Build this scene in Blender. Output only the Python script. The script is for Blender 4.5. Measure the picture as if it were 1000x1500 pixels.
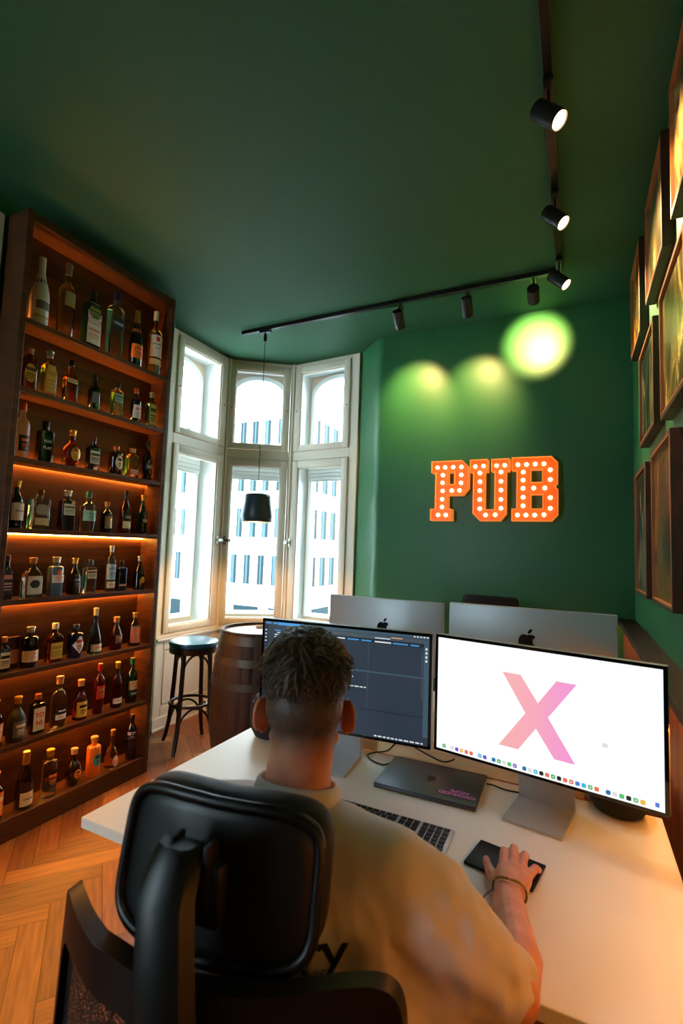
import bpy, bmesh, math, random
from mathutils import Vector, Matrix, noise
from math import sin, cos, pi, radians as R

random.seed(7)
S = bpy.context.scene
for o in list(bpy.data.objects): bpy.data.objects.remove(o)
COL = S.collection

# ------------------------------------------------------------------ camera
def cam_matrix(yaw, pitch, roll):
    fwd = Vector((-sin(yaw)*cos(pitch), cos(yaw)*cos(pitch), sin(pitch)))
    right = Vector((cos(yaw), sin(yaw), 0)); up = right.cross(fwd)
    r = cos(roll)*right + sin(roll)*up; u = -sin(roll)*right + cos(roll)*up
    m = Matrix.Identity(4)
    for i in range(3):
        m[i][0] = r[i]; m[i][1] = u[i]; m[i][2] = -fwd[i]
    return m
cd = bpy.data.cameras.new('camera'); cam = bpy.data.objects.new('camera', cd); COL.objects.link(cam)
cd.sensor_fit = 'VERTICAL'; cd.sensor_height = 36; cd.sensor_width = 24
cd.lens = 36*710.4/1500; cd.clip_start = .02; cd.clip_end = 300
cam.matrix_world = Matrix.Translation((0, 0, 1.48)) @ cam_matrix(R(25.887), R(4.2527), R(1.9597))
cd.dof.use_dof = True; cd.dof.focus_distance = 2.0; cd.dof.aperture_fstop = 4.0
S.camera = cam

# ------------------------------------------------------------------ light, exposure
SKY = 9.0
w = bpy.data.worlds.new('sky'); S.world = w; w.use_nodes = True
bg = w.node_tree.nodes['Background']; bg.inputs[0].default_value = (.74, .89, 1, 1); bg.inputs[1].default_value = SKY
S.view_settings.view_transform = 'Standard'; S.view_settings.look = 'None'
S.view_settings.exposure = 1.05; S.view_settings.gamma = 1; S.view_settings.use_curve_mapping = False
S.cycles.use_denoising = True; S.cycles.max_bounces = 10; S.cycles.diffuse_bounces = 5
S.cycles.transmission_bounces = 8; S.cycles.transparent_max_bounces = 12
S.cycles.caustics_reflective = False; S.cycles.caustics_refractive = False
S.cycles.sample_clamp_indirect = 6
LED = (1, .40, .06); LED_STRIP = 72.0
SPOT_BACK = 105; SPOT_RIGHT = 90
WARM = (1, .70, .38)

# ------------------------------------------------------------------ materials
def lin(c): return tuple(((v/255)/12.92 if v <= 10 else (((v/255)+.055)/1.055)**2.4) for v in c)
MATS = {}
def mat(name, rgb=None, rough=.5, metal=0, emit=None, es=1, trans=0, ior=1.45, spec=.5, coat=0, srgb=True, bump=None, sheen=0, sss=0):
    if name in MATS: return MATS[name]
    m = bpy.data.materials.new(name); m.use_nodes = True; MATS[name] = m
    b = m.node_tree.nodes['Principled BSDF']
    if rgb is not None:
        c = lin(rgb) if srgb else rgb
        b.inputs['Base Color'].default_value = (*c, 1); m.diffuse_color = (*c, 1)
    b.inputs['Roughness'].default_value = rough; b.inputs['Metallic'].default_value = metal
    b.inputs['Transmission Weight'].default_value = trans; b.inputs['IOR'].default_value = ior
    b.inputs['Specular IOR Level'].default_value = spec; b.inputs['Coat Weight'].default_value = coat
    b.inputs['Sheen Weight'].default_value = sheen
    if sss:
        b.inputs['Subsurface Weight'].default_value = sss; b.inputs['Subsurface Radius'].default_value = (.012, .004, .002)
        b.inputs['Subsurface Scale'].default_value = 1.0
    if emit:
        b.inputs['Emission Color'].default_value = (*emit, 1); b.inputs['Emission Strength'].default_value = es
    if bump:
        nt = m.node_tree; n = nt.nodes.new('ShaderNodeTexNoise'); n.inputs['Scale'].default_value = bump[0]; n.inputs['Detail'].default_value = 4
        t = nt.nodes.new('ShaderNodeTexCoord'); nt.links.new(t.outputs['Object'], n.inputs['Vector'])
        bp = nt.nodes.new('ShaderNodeBump'); bp.inputs['Strength'].default_value = bump[1]; bp.inputs['Distance'].default_value = .005
        nt.links.new(n.outputs['Fac'], bp.inputs['Height']); nt.links.new(bp.outputs[0], b.inputs['Normal'])
    return m
def ramp(nt, cols):
    r = nt.nodes.new('ShaderNodeValToRGB'); e = r.color_ramp.elements
    while len(e) > 1: e.remove(e[0])
    for i, (p, c) in enumerate(cols):
        x = e[0] if i == 0 else e.new(p)
        x.position = p; x.color = (*lin(c), 1)
    return r
def wood(name, dark, light, scale=(1, 1, 12), rough=.45, coat=0, planks=None):
    m = mat(name, light, rough, coat=coat); nt = m.node_tree; b = nt.nodes['Principled BSDF']
    t = nt.nodes.new('ShaderNodeTexCoord'); mp = nt.nodes.new('ShaderNodeMapping'); mp.inputs['Scale'].default_value = scale
    n = nt.nodes.new('ShaderNodeTexNoise'); n.inputs['Scale'].default_value = 2.2; n.inputs['Detail'].default_value = 6; n.inputs['Distortion'].default_value = .8
    r = ramp(nt, [(.3, dark), (.7, light)])
    nt.links.new(t.outputs['Object'], mp.inputs[0]); nt.links.new(mp.outputs[0], n.inputs['Vector'])
    nt.links.new(n.outputs['Fac'], r.inputs[0]); out = r.outputs[0]
    if planks:   # (axis index, width): dark grooves between boards
        sx = nt.nodes.new('ShaderNodeSeparateXYZ'); nt.links.new(t.outputs['Object'], sx.inputs[0])
        d = nt.nodes.new('ShaderNodeMath'); d.operation = 'DIVIDE'; d.inputs[1].default_value = planks[1]; nt.links.new(sx.outputs[planks[0]], d.inputs[0])
        f = nt.nodes.new('ShaderNodeMath'); f.operation = 'FRACT'; nt.links.new(d.outputs[0], f.inputs[0])
        g = nt.nodes.new('ShaderNodeMath'); g.operation = 'GREATER_THAN'; g.inputs[1].default_value = .05; nt.links.new(f.outputs[0], g.inputs[0])
        mx = nt.nodes.new('ShaderNodeMixRGB'); mx.inputs[1].default_value = (*lin([v*.35 for v in dark]), 1)
        nt.links.new(g.outputs[0], mx.inputs[0]); nt.links.new(out, mx.inputs[2]); out = mx.outputs[0]
    nt.links.new(out, b.inputs['Base Color'])
    return m
def pane_mat(name, tint=(1, 1, 1), refl=.08):
    m = bpy.data.materials.new(name); m.use_nodes = True; nt = m.node_tree; nt.nodes.clear(); MATS[name] = m
    o = nt.nodes.new('ShaderNodeOutputMaterial'); tr = nt.nodes.new('ShaderNodeBsdfTransparent'); tr.inputs[0].default_value = (*tint, 1)
    g = nt.nodes.new('ShaderNodeBsdfGlossy'); g.inputs['Roughness'].default_value = .02
    fr = nt.nodes.new('ShaderNodeLayerWeight'); fr.inputs[0].default_value = refl
    mx = nt.nodes.new('ShaderNodeMixShader'); nt.links.new(fr.outputs['Fresnel'], mx.inputs[0]); nt.links.new(tr.outputs[0], mx.inputs[1]); nt.links.new(g.outputs[0], mx.inputs[2])
    nt.links.new(mx.outputs[0], o.inputs[0]); return m

M_GREEN = mat('green wall paint', (39, 102, 60), .42, bump=(60, .03))
M_CEIL = mat('green ceiling paint', (37, 86, 55), .68, bump=(8, .02))
M_WHITEW = mat('white window paint', (232, 219, 202), .38)
M_PANEL = mat('white panelling paint', (222, 218, 212), .45)
M_CREAM = mat('cream door paint', (205, 200, 186), .5)
M_BLK = mat('black metal', (14, 14, 15), .38)
M_CHROME = mat('chrome', (200, 200, 200), .18, 1)
M_MAHO = wood('mahogany', (48, 25, 12), (92, 50, 24), (3, .6, 12), .38)
M_WAINS = wood('walnut boards', (88, 36, 18), (170, 82, 40), (6, 6, .5), .42, planks=(1, .075))
M_LEDGE = wood('dark ledge wood', (30, 22, 18), (50, 38, 30), (6, .6, 6), .5)
M_PALEW = wood('pale beech', (214, 178, 132), (240, 210, 168), (1, 8, 8), .5)
M_GLASS = pane_mat('window glass', (.96, .98, .97))

# ------------------------------------------------------------------ object helpers
XF = {}
def tag(o, label=None, cat=None, group=None, kind=None):
    if label: o['label'] = label
    if cat: o['category'] = cat
    if group: o['group'] = group
    if kind: o['kind'] = kind
    return o
def thing(name, label, cat, loc=(0, 0, 0), rz=0, group=None):
    o = bpy.data.objects.new(name, None); COL.objects.link(o); o.location = loc; o.rotation_euler = (0, 0, rz)
    o.empty_display_size = .05
    XF[o.name] = (Matrix.Translation(loc) @ Matrix.Rotation(rz, 4, 'Z')).inverted()
    return tag(o, label, cat, group)
def obj(name, bm, mats, parent=None, world=False, smooth=False, loc=None):
    """links bm as one mesh object; world=True: bm is in world coordinates although the parent is placed"""
    if world and parent is not None: bmesh.ops.transform(bm, matrix=XF[parent.name], verts=bm.verts)
    if loc is not None: bmesh.ops.translate(bm, vec=-Vector(loc), verts=bm.verts)
    me = bpy.data.meshes.new(name); bm.to_mesh(me); bm.free()
    for m in (mats if isinstance(mats, (list, tuple)) else [mats]): me.materials.append(m)
    if smooth:
        for p in me.polygons: p.use_smooth = True
        if smooth != 'all':
            try: me.set_sharp_from_angle(angle=R(40))
            except Exception: pass
    o = bpy.data.objects.new(name, me); COL.objects.link(o)
    if parent is not None:
        o.parent = parent; XF[o.name] = XF.get(parent.name, Matrix.Identity(4))
    else: XF[o.name] = Matrix.Identity(4)
    if loc is not None: o.location = loc; XF[o.name] = Matrix.Translation(-Vector(loc))
    return o
def B(): return bmesh.new()
def box(bm, lo, hi, bev=0, mi=0, m=None, seg=2):
    t = bmesh.new(); bmesh.ops.create_cube(t, size=1)
    c = [(a+b)/2 for a, b in zip(lo, hi)]; s = [abs(b-a) for a, b in zip(lo, hi)]
    for v in t.verts: v.co = Vector((v.co.x*s[0]+c[0], v.co.y*s[1]+c[1], v.co.z*s[2]+c[2]))
    if bev: bmesh.ops.bevel(t, geom=t.edges[:], offset=bev, segments=seg, profile=.5, affect='EDGES')
    return merge(bm, t, mi, m)
def merge(bm, t, mi=0, m=None):
    if m is not None: bmesh.ops.transform(t, matrix=m, verts=t.verts)
    for f in t.faces: f.material_index = mi if mi else f.material_index
    me = bpy.data.meshes.new('tmp'); t.to_mesh(me); t.free(); bm.from_mesh(me); bpy.data.meshes.remove(me)
    return bm
def rings(bm, rs, cap=True, mi=0, closed=False):
    vs = [[bm.verts.new(p) for p in r] for r in rs]; n = len(vs[0])
    prs = list(zip(vs, vs[1:])) + ([(vs[-1], vs[0])] if closed else [])
    for a, b in prs:
        for i in range(n):
            f = bm.faces.new((a[i], a[(i+1) % n], b[(i+1) % n], b[i])); f.material_index = mi
    if cap and not closed:
        f = bm.faces.new(list(reversed(vs[0]))); f.material_index = mi
        f = bm.faces.new(vs[-1]); f.material_index = mi
    return bm
def lathe(bm, prof, c=(0, 0, 0), n=32, mi=0, cap=True, m=None):
    t = bmesh.new()
    rings(t, [[(c[0]+r*cos(2*pi*i/n), c[1]+r*sin(2*pi*i/n), c[2]+z) for i in range(n)] for r, z in prof], cap)
    return merge(bm, t, mi, m)
def tube(bm, pts, r, n=10, mi=0, closed=False, flat=None):
    pts = [Vector(p) for p in pts]; rr = r if isinstance(r, (list, tuple)) else [r]*len(pts)
    rs = []; prev = None
    for i, p in enumerate(pts):
        if closed: d = pts[(i+1) % len(pts)]-pts[i-1]
        else: d = pts[min(i+1, len(pts)-1)]-pts[max(i-1, 0)]
        d.normalize()
        if prev is None: a = d.orthogonal().normalized()
        else: a = (prev-d*prev.dot(d)).normalized()
        prev = a; b = d.cross(a)
        rs.append([tuple(p+rr[i]*(cos(2*pi*k/n)*a+sin(2*pi*k/n)*b)) for k in range(n)])
    return rings(bm, rs, True, mi, closed)
def prism(bm, poly, z0, z1, mi=0, m=None):
    t = bmesh.new()
    a = [t.verts.new((x, y, z0)) for x, y in poly]; b = [t.verts.new((x, y, z1)) for x, y in poly]; n = len(poly)
    t.faces.new(list(reversed(a))); t.faces.new(b)
    for i in range(n): t.faces.new((a[i], a[(i+1) % n], b[(i+1) % n], b[i]))
    bmesh.ops.recalc_face_normals(t, faces=t.faces)
    return merge(bm, t, mi, m)
def poly_holes(outer, holes, th):
    """flat plate in XZ with holes, extruded th towards +Y, via a 2D curve"""
    cu = bpy.data.curves.new('tmp', 'CURVE'); cu.dimensions = '2D'; cu.fill_mode = 'BOTH'; cu.extrude = th/2
    for L in [outer]+holes:
        sp = cu.splines.new('POLY'); sp.points.add(len(L)-1); sp.use_cyclic_u = True
        for p, q in zip(sp.points, L): p.co = (q[0], q[1], 0, 1)
    o = bpy.data.objects.new('tmp', cu); COL.objects.link(o)
    dg = bpy.context.evaluated_depsgraph_get(); me = bpy.data.meshes.new_from_object(o.evaluated_get(dg))
    bm = bmesh.new(); bm.from_mesh(me); bpy.data.objects.remove(o); bpy.data.curves.remove(cu); bpy.data.meshes.remove(me)
    for v in bm.verts: v.co = Vector((v.co.x, -v.co.z+0, v.co.y))
    bmesh.ops.recalc_face_normals(bm, faces=bm.faces)
    return bm
def text_bm(s, size, th=.001, spacing=1, bold=0):
    cu = bpy.data.curves.new('tmp', 'FONT'); cu.body = s; cu.size = size; cu.extrude = th/2; cu.align_x = 'CENTER'; cu.align_y = 'CENTER'
    cu.space_character = spacing; cu.offset = bold; cu.resolution_u = 3
    o = bpy.data.objects.new('tmp', cu); COL.objects.link(o)
    dg = bpy.context.evaluated_depsgraph_get(); me = bpy.data.meshes.new_from_object(o.evaluated_get(dg))
    bm = bmesh.new(); bm.from_mesh(me); bpy.data.objects.remove(o); bpy.data.curves.remove(cu); bpy.data.meshes.remove(me)
    return bm
def frame_bm(bm, u0, u1, z0, z1, v0, v1, wd, m=None, bev=.004):
    """rectangular frame in local (u, v=depth, z)"""
    box(bm, (u0, v0, z0), (u0+wd, v1, z1), bev, m=m, seg=1); box(bm, (u1-wd, v0, z0), (u1, v1, z1), bev, m=m, seg=1)
    box(bm, (u0+wd-.001, v0, z0), (u1-wd+.001, v1, z0+wd), bev, m=m, seg=1); box(bm, (u0+wd-.001, v0, z1-wd), (u1-wd+.001, v1, z1), bev, m=m, seg=1)
def ellipsoid(c, r, rot=None, sub=3):
    t = bmesh.new(); bmesh.ops.create_icosphere(t, subdivisions=sub, radius=1)
    for v in t.verts: v.co = Vector((v.co.x*r[0], v.co.y*r[1], v.co.z*r[2]))
    if rot is not None: bmesh.ops.rotate(t, matrix=rot, verts=t.verts)
    bmesh.ops.translate(t, vec=Vector(c), verts=t.verts); return t
def hull(bm, items, sub=2, m=None):
    """convex hull of ellipsoids [(centre, radius or (rx,ry,rz)[, rot])]"""
    t = bmesh.new()
    for it in items:
        r = it[1] if isinstance(it[1], tuple) else (it[1],)*3
        merge(t, ellipsoid(it[0], r, it[2] if len(it) > 2 else None, sub))
    g = bmesh.ops.convex_hull(t, input=t.verts)
    bmesh.ops.delete(t, geom=[v for v in t.verts if not v.link_faces], context='VERTS')
    junk = list({e for e in g['geom_interior'] if isinstance(e, bmesh.types.BMVert) and e.is_valid})
    if junk: bmesh.ops.delete(t, geom=junk, context='VERTS')
    return merge(bm, t, 0, m)
def chain(bm, pts):
    for a, b in zip(pts, pts[1:]): hull(bm, [a, b])
def remesh(bm, voxel, smooth_it=2, fac=.5):
    me = bpy.data.meshes.new('tmp'); bm.to_mesh(me); bm.free(); o = bpy.data.objects.new('tmp', me); COL.objects.link(o)
    md = o.modifiers.new('r', 'REMESH'); md.mode = 'VOXEL'; md.voxel_size = voxel
    if smooth_it: s = o.modifiers.new('s', 'SMOOTH'); s.factor = fac; s.iterations = smooth_it
    dg = bpy.context.evaluated_depsgraph_get(); m2 = bpy.data.meshes.new_from_object(o.evaluated_get(dg))
    r = bmesh.new(); r.from_mesh(m2); bpy.data.objects.remove(o); bpy.data.meshes.remove(me); bpy.data.meshes.remove(m2)
    return r
def smoothstep(a, b, x):
    t = max(0, min(1, (x-a)/(b-a))); return t*t*(3-2*t)
def spot(name, loc, target, power, col=WARM, size=50, blend=.6, rad=.02):
    l = bpy.data.lights.new(name, 'SPOT'); l.energy = power; l.color = col; l.spot_size = R(size); l.spot_blend = blend; l.shadow_soft_size = rad
    o = bpy.data.objects.new(name, l); COL.objects.link(o); o.location = loc
    o.rotation_euler = (Vector(target)-Vector(loc)).to_track_quat('-Z', 'Y').to_euler(); return o

# ------------------------------------------------------------------ the room shell
H = 3.25; XR = .34; YB = 3.67; XL = -2.68; YF = -1.9
P = [Vector((-2.98, 2.865)), Vector((-2.98, 3.592)), Vector((-2.473, 3.949)), Vector((-1.757, 3.896))]
def struct(name, bm, m, **k): o = obj(name, bm, m, **k); o['kind'] = 'structure'; return o
out = [(XR+.1, YF-.1), (XR+.1, YB+.35), (-1.7, 4.36), (-2.55, 4.40), (-3.42, 3.85), (-3.42, 2.8), (-3.1, YF-.1)]
struct('ceiling', prism(B(), out, H, H+.12), M_CEIL)
struct('wall_right', box(B(), (XR, YF-.1, 0), (XR+.1, YB+.3, H)), M_GREEN)
arc = [(-1.60+.10*cos(a), 3.77+.10*sin(a)) for a in ()]
pts = [(XR, YB)] + [(-1.43-.13*sin(a), YB+.13-.13*cos(a)) for a in [R(k) for k in range(0, 50, 8)]] + [(-1.735, 3.90), (-1.70, 4.30), (XR, 4.30)]
struct('wall_back', prism(B(), pts, 0, H), M_GREEN, smooth=True)
pts = [(XL, YF)] + [(XL-.13+.13*cos(a), 2.52+.13*sin(a)) for a in [R(k) for k in range(0, 50, 8)]] + [(-2.975, 2.868), (-3.35, 2.868), (-3.35, YF)]
struct('wall_left', prism(B(), pts, 0, H), M_GREEN, smooth=True)
wa, wb = -2.40, -1.82
pl = poly_holes([(-3.35, 0), (XR, 0), (XR, H), (-3.35, H)], [[(wa, .8), (wb, .8), (wb, 2.9), (wa, 2.9)]], .10); bmesh.ops.translate(pl, vec=(0, YF-.05, 0), verts=pl.verts)
struct('wall_front', pl, M_GREEN)
w4 = bpy.data.objects.new('window_4', None); COL.objects.link(w4); w4['kind'] = 'structure'; XF['window_4'] = Matrix.Identity(4)  # unseen window behind the camera, added to let in cool fill light
bm = B(); frame_bm(bm, wa, wb, .8, 2.9, YF-.09, YF-.01, .05); box(bm, (wa+.049, YF-.08, 2.2), (wb-.049, YF-.02, 2.25))
obj('frame', bm, M_WHITEW, w4)
obj('glass', box(B(), (wa+.05, YF-.052, .85), (wb-.05, YF-.048, 2.85)), M_GLASS, w4)

# herringbone floor: one mesh, a tone per plank
def floor():
    bm = B(); cl = bm.loops.layers.color.new('tone'); uv = bm.loops.layers.uv.new('UVMap')
    PW, PL = .095, .475; rnd = random.Random(3)
    base = Matrix.Rotation(R(52), 2)
    nn = int(PL/PW)
    def put(x0, y0, x1, y1, horiz):
        g = .0008; cs = [(x0+g, y0+g), (x1-g, y0+g), (x1-g, y1-g), (x0+g, y1-g)]
        c = base @ Vector(((x0+x1)/2, (y0+y1)/2))
        if not (-3.6 < c.x < .6 and -1.9 < c.y < 4.5): return
        vs = [bm.verts.new((*(base @ Vector(p)), 0)) for p in cs]; f = bm.faces.new(vs)
        t = rnd.random(); o = rnd.random()*9
        for l, p in zip(f.loops, cs):
            l[cl] = (t, t, t, 1)
            u = ((p[0]-x0), (p[1]-y0)) if horiz else ((p[1]-y0), (p[0]-x0)); l[uv].uv = (u[0]+o, u[1]+o*.37)
    for k in range(-90, 90):
        for j in range(-14, 14):
            x = k*PW + j*PL*1; y = k*PW - j*PL*1
            put(x, y, x+PL, y+PW, True)
            put(x-0, y+PW, x+PW, y+PW+PL, False)
    box(bm, (-3.42, YF-.1, -.1), (XR+.1, 4.4, -.003), mi=1)
    m = mat('oak herringbone', (190, 120, 66), .32); nt = m.node_tree; b = nt.nodes['Principled BSDF']
    a = nt.nodes.new('ShaderNodeVertexColor'); a.layer_name = 'tone'
    u = nt.nodes.new('ShaderNodeUVMap'); mp = nt.nodes.new('ShaderNodeMapping'); mp.inputs['Scale'].default_value = (3, 40, 1)
    n = nt.nodes.new('ShaderNodeTexNoise'); n.inputs['Scale'].default_value = 1.6; n.inputs['Detail'].default_value = 6
    nt.links.new(u.outputs[0], mp.inputs[0]); nt.links.new(mp.outputs[0], n.inputs['Vector'])
    r1 = ramp(nt, [(0, (142, 72, 28)), (.5, (170, 90, 36)), (1, (204, 120, 52))]); nt.links.new(a.outputs[0], r1.inputs[0])
    r2 = ramp(nt, [(.3, (190, 180, 170)), (.7, (255, 255, 255))]); nt.links.new(n.outputs['Fac'], r2.inputs[0])
    mx = nt.nodes.new('ShaderNodeMixRGB'); mx.blend_type = 'MULTIPLY'; mx.inputs[0].default_value = 1
    nt.links.new(r1.outputs[0], mx.inputs[1]); nt.links.new(r2.outputs[0], mx.inputs[2]); nt.links.new(mx.outputs[0], b.inputs['Base Color'])
    struct('floor', bm, [m, mat('floor gap', (50, 28, 14), .8)])
floor()

# right wall: boarded wainscot with ledge and led strip below it
t = struct('trim_1', box(B(), (.275, YF, 0), (XR+.0, YB, 1.05)), M_WAINS)
struct('trim_2', box(B(), (.245, YF, 1.05), (XR, YB, 1.085), .003), M_LEDGE)
o = thing('led_strip', 'warm orange light strip glowing under the dark wall ledge beside the desks', 'light strip', (.25, 1, 1.04))
M_LED2 = mat('ledge led', (255, 180, 90), .5, emit=(1, .36, .055), es=18)
obj('diffuser', box(B(), (.258, -.4, 1.0425), (.270, 3.6, 1.0499)), M_LED2, o, world=True)

# ------------------------------------------------------------------ bay windows
M_BLIND = mat('grey blind slats', (188, 194, 196), .6)
M_STONE = mat('outer stucco', (206, 186, 164), .85, bump=(30, .1))
M_OUTW = mat('outer window paint', (214, 222, 224), .4)
def window(i, a, b, u0, u1, g0, g1, hu, left_hinge):
    a3 = Vector((a.x, a.y, 0)); d = (b-a); L = d.length; ang = math.atan2(d.y, d.x)
    root = bpy.data.objects.new('window_%d' % i, None); COL.objects.link(root); root.location = a3; root.rotation_euler = (0, 0, ang); root['kind'] = 'structure'
    XF[root.name] = (Matrix.Translation(a3) @ Matrix.Rotation(ang, 4, 'Z')).inverted()
    # local: u along the pane, +v outward (inside is -v)
    f = B()
    box(f, (0 if i > 1 else -.0, 0, .70), (u0, .075, H), .003, seg=1); box(f, (u1, 0, .70), (L, .075, H), .003, seg=1)
    box(f, (u0-.001, 0, 3.215), (u1+.001, .075, H), .003, seg=1); box(f, (u0-.001, .0, 2.30), (u1+.001, .075, 2.385), .003, seg=1)
    box(f, (u0-.001, 0, .70), (u1+.001, .075, .745), .003, seg=1)
    box(f, (0.0, -.012, .715), (L, .01, .735), .003, seg=1)
    obj('frame', f, M_WHITEW, root, smooth=True)
    for nm, z0, z1, q0, q1 in (('upper_sash', 2.385, 3.215, 2.44, 3.15), ('lower_sash', .745, 2.30, .80, 2.228)):
        s = B(); v0, v1 = -.014, .04
        box(s, (u0+.004, v0, z0+.004), (g0, v1, z1-.004), .005); box(s, (g1, v0, z0+.004), (u1-.004, v1, z1-.004), .005)
        box(s, (g0-.001, v0, z0+.004), (g1+.001, v1, q0), .005); box(s, (g0-.001, v0, q1), (g1+.001, v1, z1-.004), .005)
        # inner glazing bead
        frame_bm(s, g0-.001, g1+.001, q0-.001, q1+.001, .0, .035, .010, bev=.003)
        so = obj(nm, s, M_WHITEW, root, smooth=True)
        obj('glass', box(B(), (g0, .018, q0), (g1, .022, q1)), M_GLASS, so)
    # small screws on the upper sash
    sc = B()
    for u in (u0+.03, u1-.03): lathe(sc, [(.006, 0), (.006, .004), (.003, .006)], n=12, m=Matrix.Translation((u, -.014, 2.78)) @ Matrix.Rotation(R(90), 4, 'X'))
    obj('screws', sc, mat('old brass', (110, 90, 60), .4, 1), root)
    # handle
    h = B(); lathe(h, [(.016, 0), (.016, .008), (.009, .012), (.009, .035)], n=20, m=Matrix.Translation((hu, -.013, 1.515)) @ Matrix.Rotation(R(90), 4, 'X'))
    box(h, (hu-.010, -.055, 1.50), (hu+.012+.05, -.043, 1.53), .005) if i != 3 else box(h, (hu-.055, -.055, 1.50), (hu+.012, -.043, 1.53), .005)
    box(h, (hu-.014, -.02, 1.475), (hu+.014, -.012, 1.555), .004)
    obj('handle', h, M_CHROME, root, smooth=True)
    # the box between the inner and the outer casement, and the outer arched casement
    W2 = .30; rv = B(); c = (g0+g1)/2
    for (x0, x1) in ((g0-.115, g0-.09), (g1+.09, g1+.115)): box(rv, (x0, .075, .70), (x1, W2, 3.25))
    box(rv, (g0-.1, .075, .66), (g1+.1, W2+.1, .73)); box(rv, (g0-.1, .075, 3.22), (g1+.1, W2, 3.25))
    obj('reveal', rv, M_OUTW, root)
    # arched outer wall plate: rectangle with arched opening
    ow0, ow1 = g0-.055, g1+.055; zs = 3.03; rise = .17; N = 14
    inner = [(ow0, .80), (ow1, .80), (ow1, zs)] + [((ow0+ow1)/2+(ow1-ow0)/2*cos(pi*k/N), zs+rise*sin(pi*k/N)) for k in range(1, N)] + [(ow0, zs)]
    outer = [(-.16, -.5), (L+.16, -.5), (L+.16, 3.6), (-.16, 3.6)]
    pl = poly_holes(outer, [inner], .10); bmesh.ops.translate(pl, vec=(0, W2+.05, 0), verts=pl.verts)
    obj('outer_arch', pl, M_STONE, root)
    fr = B()
    rs = []
    for k, (x, z) in enumerate(inner):
        dx, dz = x-(ow0+ow1)/2, z-1.9
        sx = 1-.035/((ow1-ow0)/2); p2 = ((ow0+ow1)/2+dx*sx, 1.9+dz*(1-.035/1.2))
        rs.append([(x, W2-.03, z), (x, W2+.03, z), (p2[0], W2+.03, p2[1]), (p2[0], W2-.03, p2[1])])
    rings(fr, rs, closed=True)
    box(fr, (ow0, W2-.03, 2.33), (ow1, W2+.03, 2.40), .004)
    obj('outer_casement', fr, M_OUTW, root)
    gl = B(); box(gl, (ow0+.02, W2, .82), (ow1-.02, W2+.004, 3.0)); obj('outer_glass', gl, M_GLASS, root)
    bl = B(); box(bl, (ow0+.01, W2-.05, 2.13), (ow1-.01, W2-.03, 2.33))
    for k in range(5): box(bl, (ow0+.01, W2-.058, 2.14+k*.036), (ow1-.01, W2-.05, 2.168+k*.036), .002, seg=1)
    obj('blind', bl, M_BLIND, root)
    # panelled apron below the sill
    ap = B(); box(ap, (0, .0, 0), (L, .075, .70)); frame_bm(ap, .0, L, .09, .70, -.012, .001, .085, bev=.006)
    frame_bm(ap, .10, L-.10, .19, .60, -.008, .001, .015, bev=.003)
    obj('apron_panel', ap, M_PANEL, root, smooth=True)
    sk = B(); box(sk, (0, -.022, 0), (L, .001, .10), .006); box(sk, (0, -.03, .0), (L, .001, .02), .004)
    obj('baseboard', sk, M_PANEL, root)
    # sill moulding
    sl = B(); box(sl, (0, -.032, .693), (L, .001, .712), .004); obj('sill', sl, M_PANEL, root)
    return root
window(1, P[0], P[1], .06, .685, .122, .615, .655, True)
window(2, P[1], P[2], .004, .588, .062, .522, .030, True)
window(3, P[2], P[3], .02, .632, .084, .565, .030, False)
# round corner posts between the window units
for k in (1, 2):
    v = P[k]; struct('trim_%d' % (k+2), lathe(B(), [(.014, .7), (.014, H)], (v.x+(.006 if k == 1 else 0), v.y-.008, 0), 12), M_WHITEW, smooth=True)

# cream door left of the cabinet
d1 = bpy.data.objects.new('door_1', None); COL.objects.link(d1); d1['kind'] = 'structure'; XF['door_1'] = Matrix.Identity(4)
bm = B(); frame_bm(bm, .22, 1.37, 0, 3.14, -.03, .0, .11, m=Matrix(((0, 1, 0, XL+.03), (1, 0, 0, 0), (0, 0, 1, 0), (0, 0, 0, 1))))
obj('door_frame', bm, M_CREAM, d1)
bm = B(); box(bm, (XL, .33, .01), (XL+.02, 1.26, 3.03))
for z0, z1 in ((.15, .95), (1.05, 2.2), (2.3, 2.95)):
    for y0, y1 in ((.38, .77), (.82, 1.21)): frame_bm(bm, y0, y1, z0, z1, 0, .012, .03, m=Matrix(((0, 1, 0, XL+.018), (1, 0, 0, 0), (0, 0, 1, 0), (0, 0, 0, 1))))
obj('door_leaf', bm, M_CREAM, d1)
h = B(); tube(h, [(XL+.02, .80, 1.05), (XL+.07, .80, 1.05), (XL+.07, .90, 1.05)], .008); obj('door_handle', h, M_CHROME, d1)

# ------------------------------------------------------------------ the building across the street
M_FAC = mat('white facade render', (238, 240, 240), .8); M_FWIN = mat('dark window glass', (22, 38, 44), .5, spec=.15)
M_FTAN = mat('tan window reveal', (196, 150, 110), .7); M_FCURT = mat('curtain', (50, 72, 80), .8)
bx, by, bw, bd = -17.6, 30.4, 46, 60; zb, ztop = -5.2, 13.2
blg = thing('office_building', 'white office building with rows of narrow windows across the street', 'building', (bx, by, zb))
bm = B(); box(bm, (bx-bw, by, zb), (bx, by+bd, 12.3)); obj('wall', bm, M_FAC, blg, world=True)
bm = B(); box(bm, (bx-bw, by-.15, 12.3), (bx+.15, by+bd, 12.65)); obj('parapet', bm, M_FAC, blg, world=True)
rr = random.Random(5)
ban = B()
for z in (-1.60, 1.95, 5.48, 9.05): box(ban, (bx-bw, by-.07, z-.12), (bx+.07, by+bd, z+.0))
obj('floor_bands', ban, mat('band grey', (200, 204, 206), .8), blg, world=True)
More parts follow.
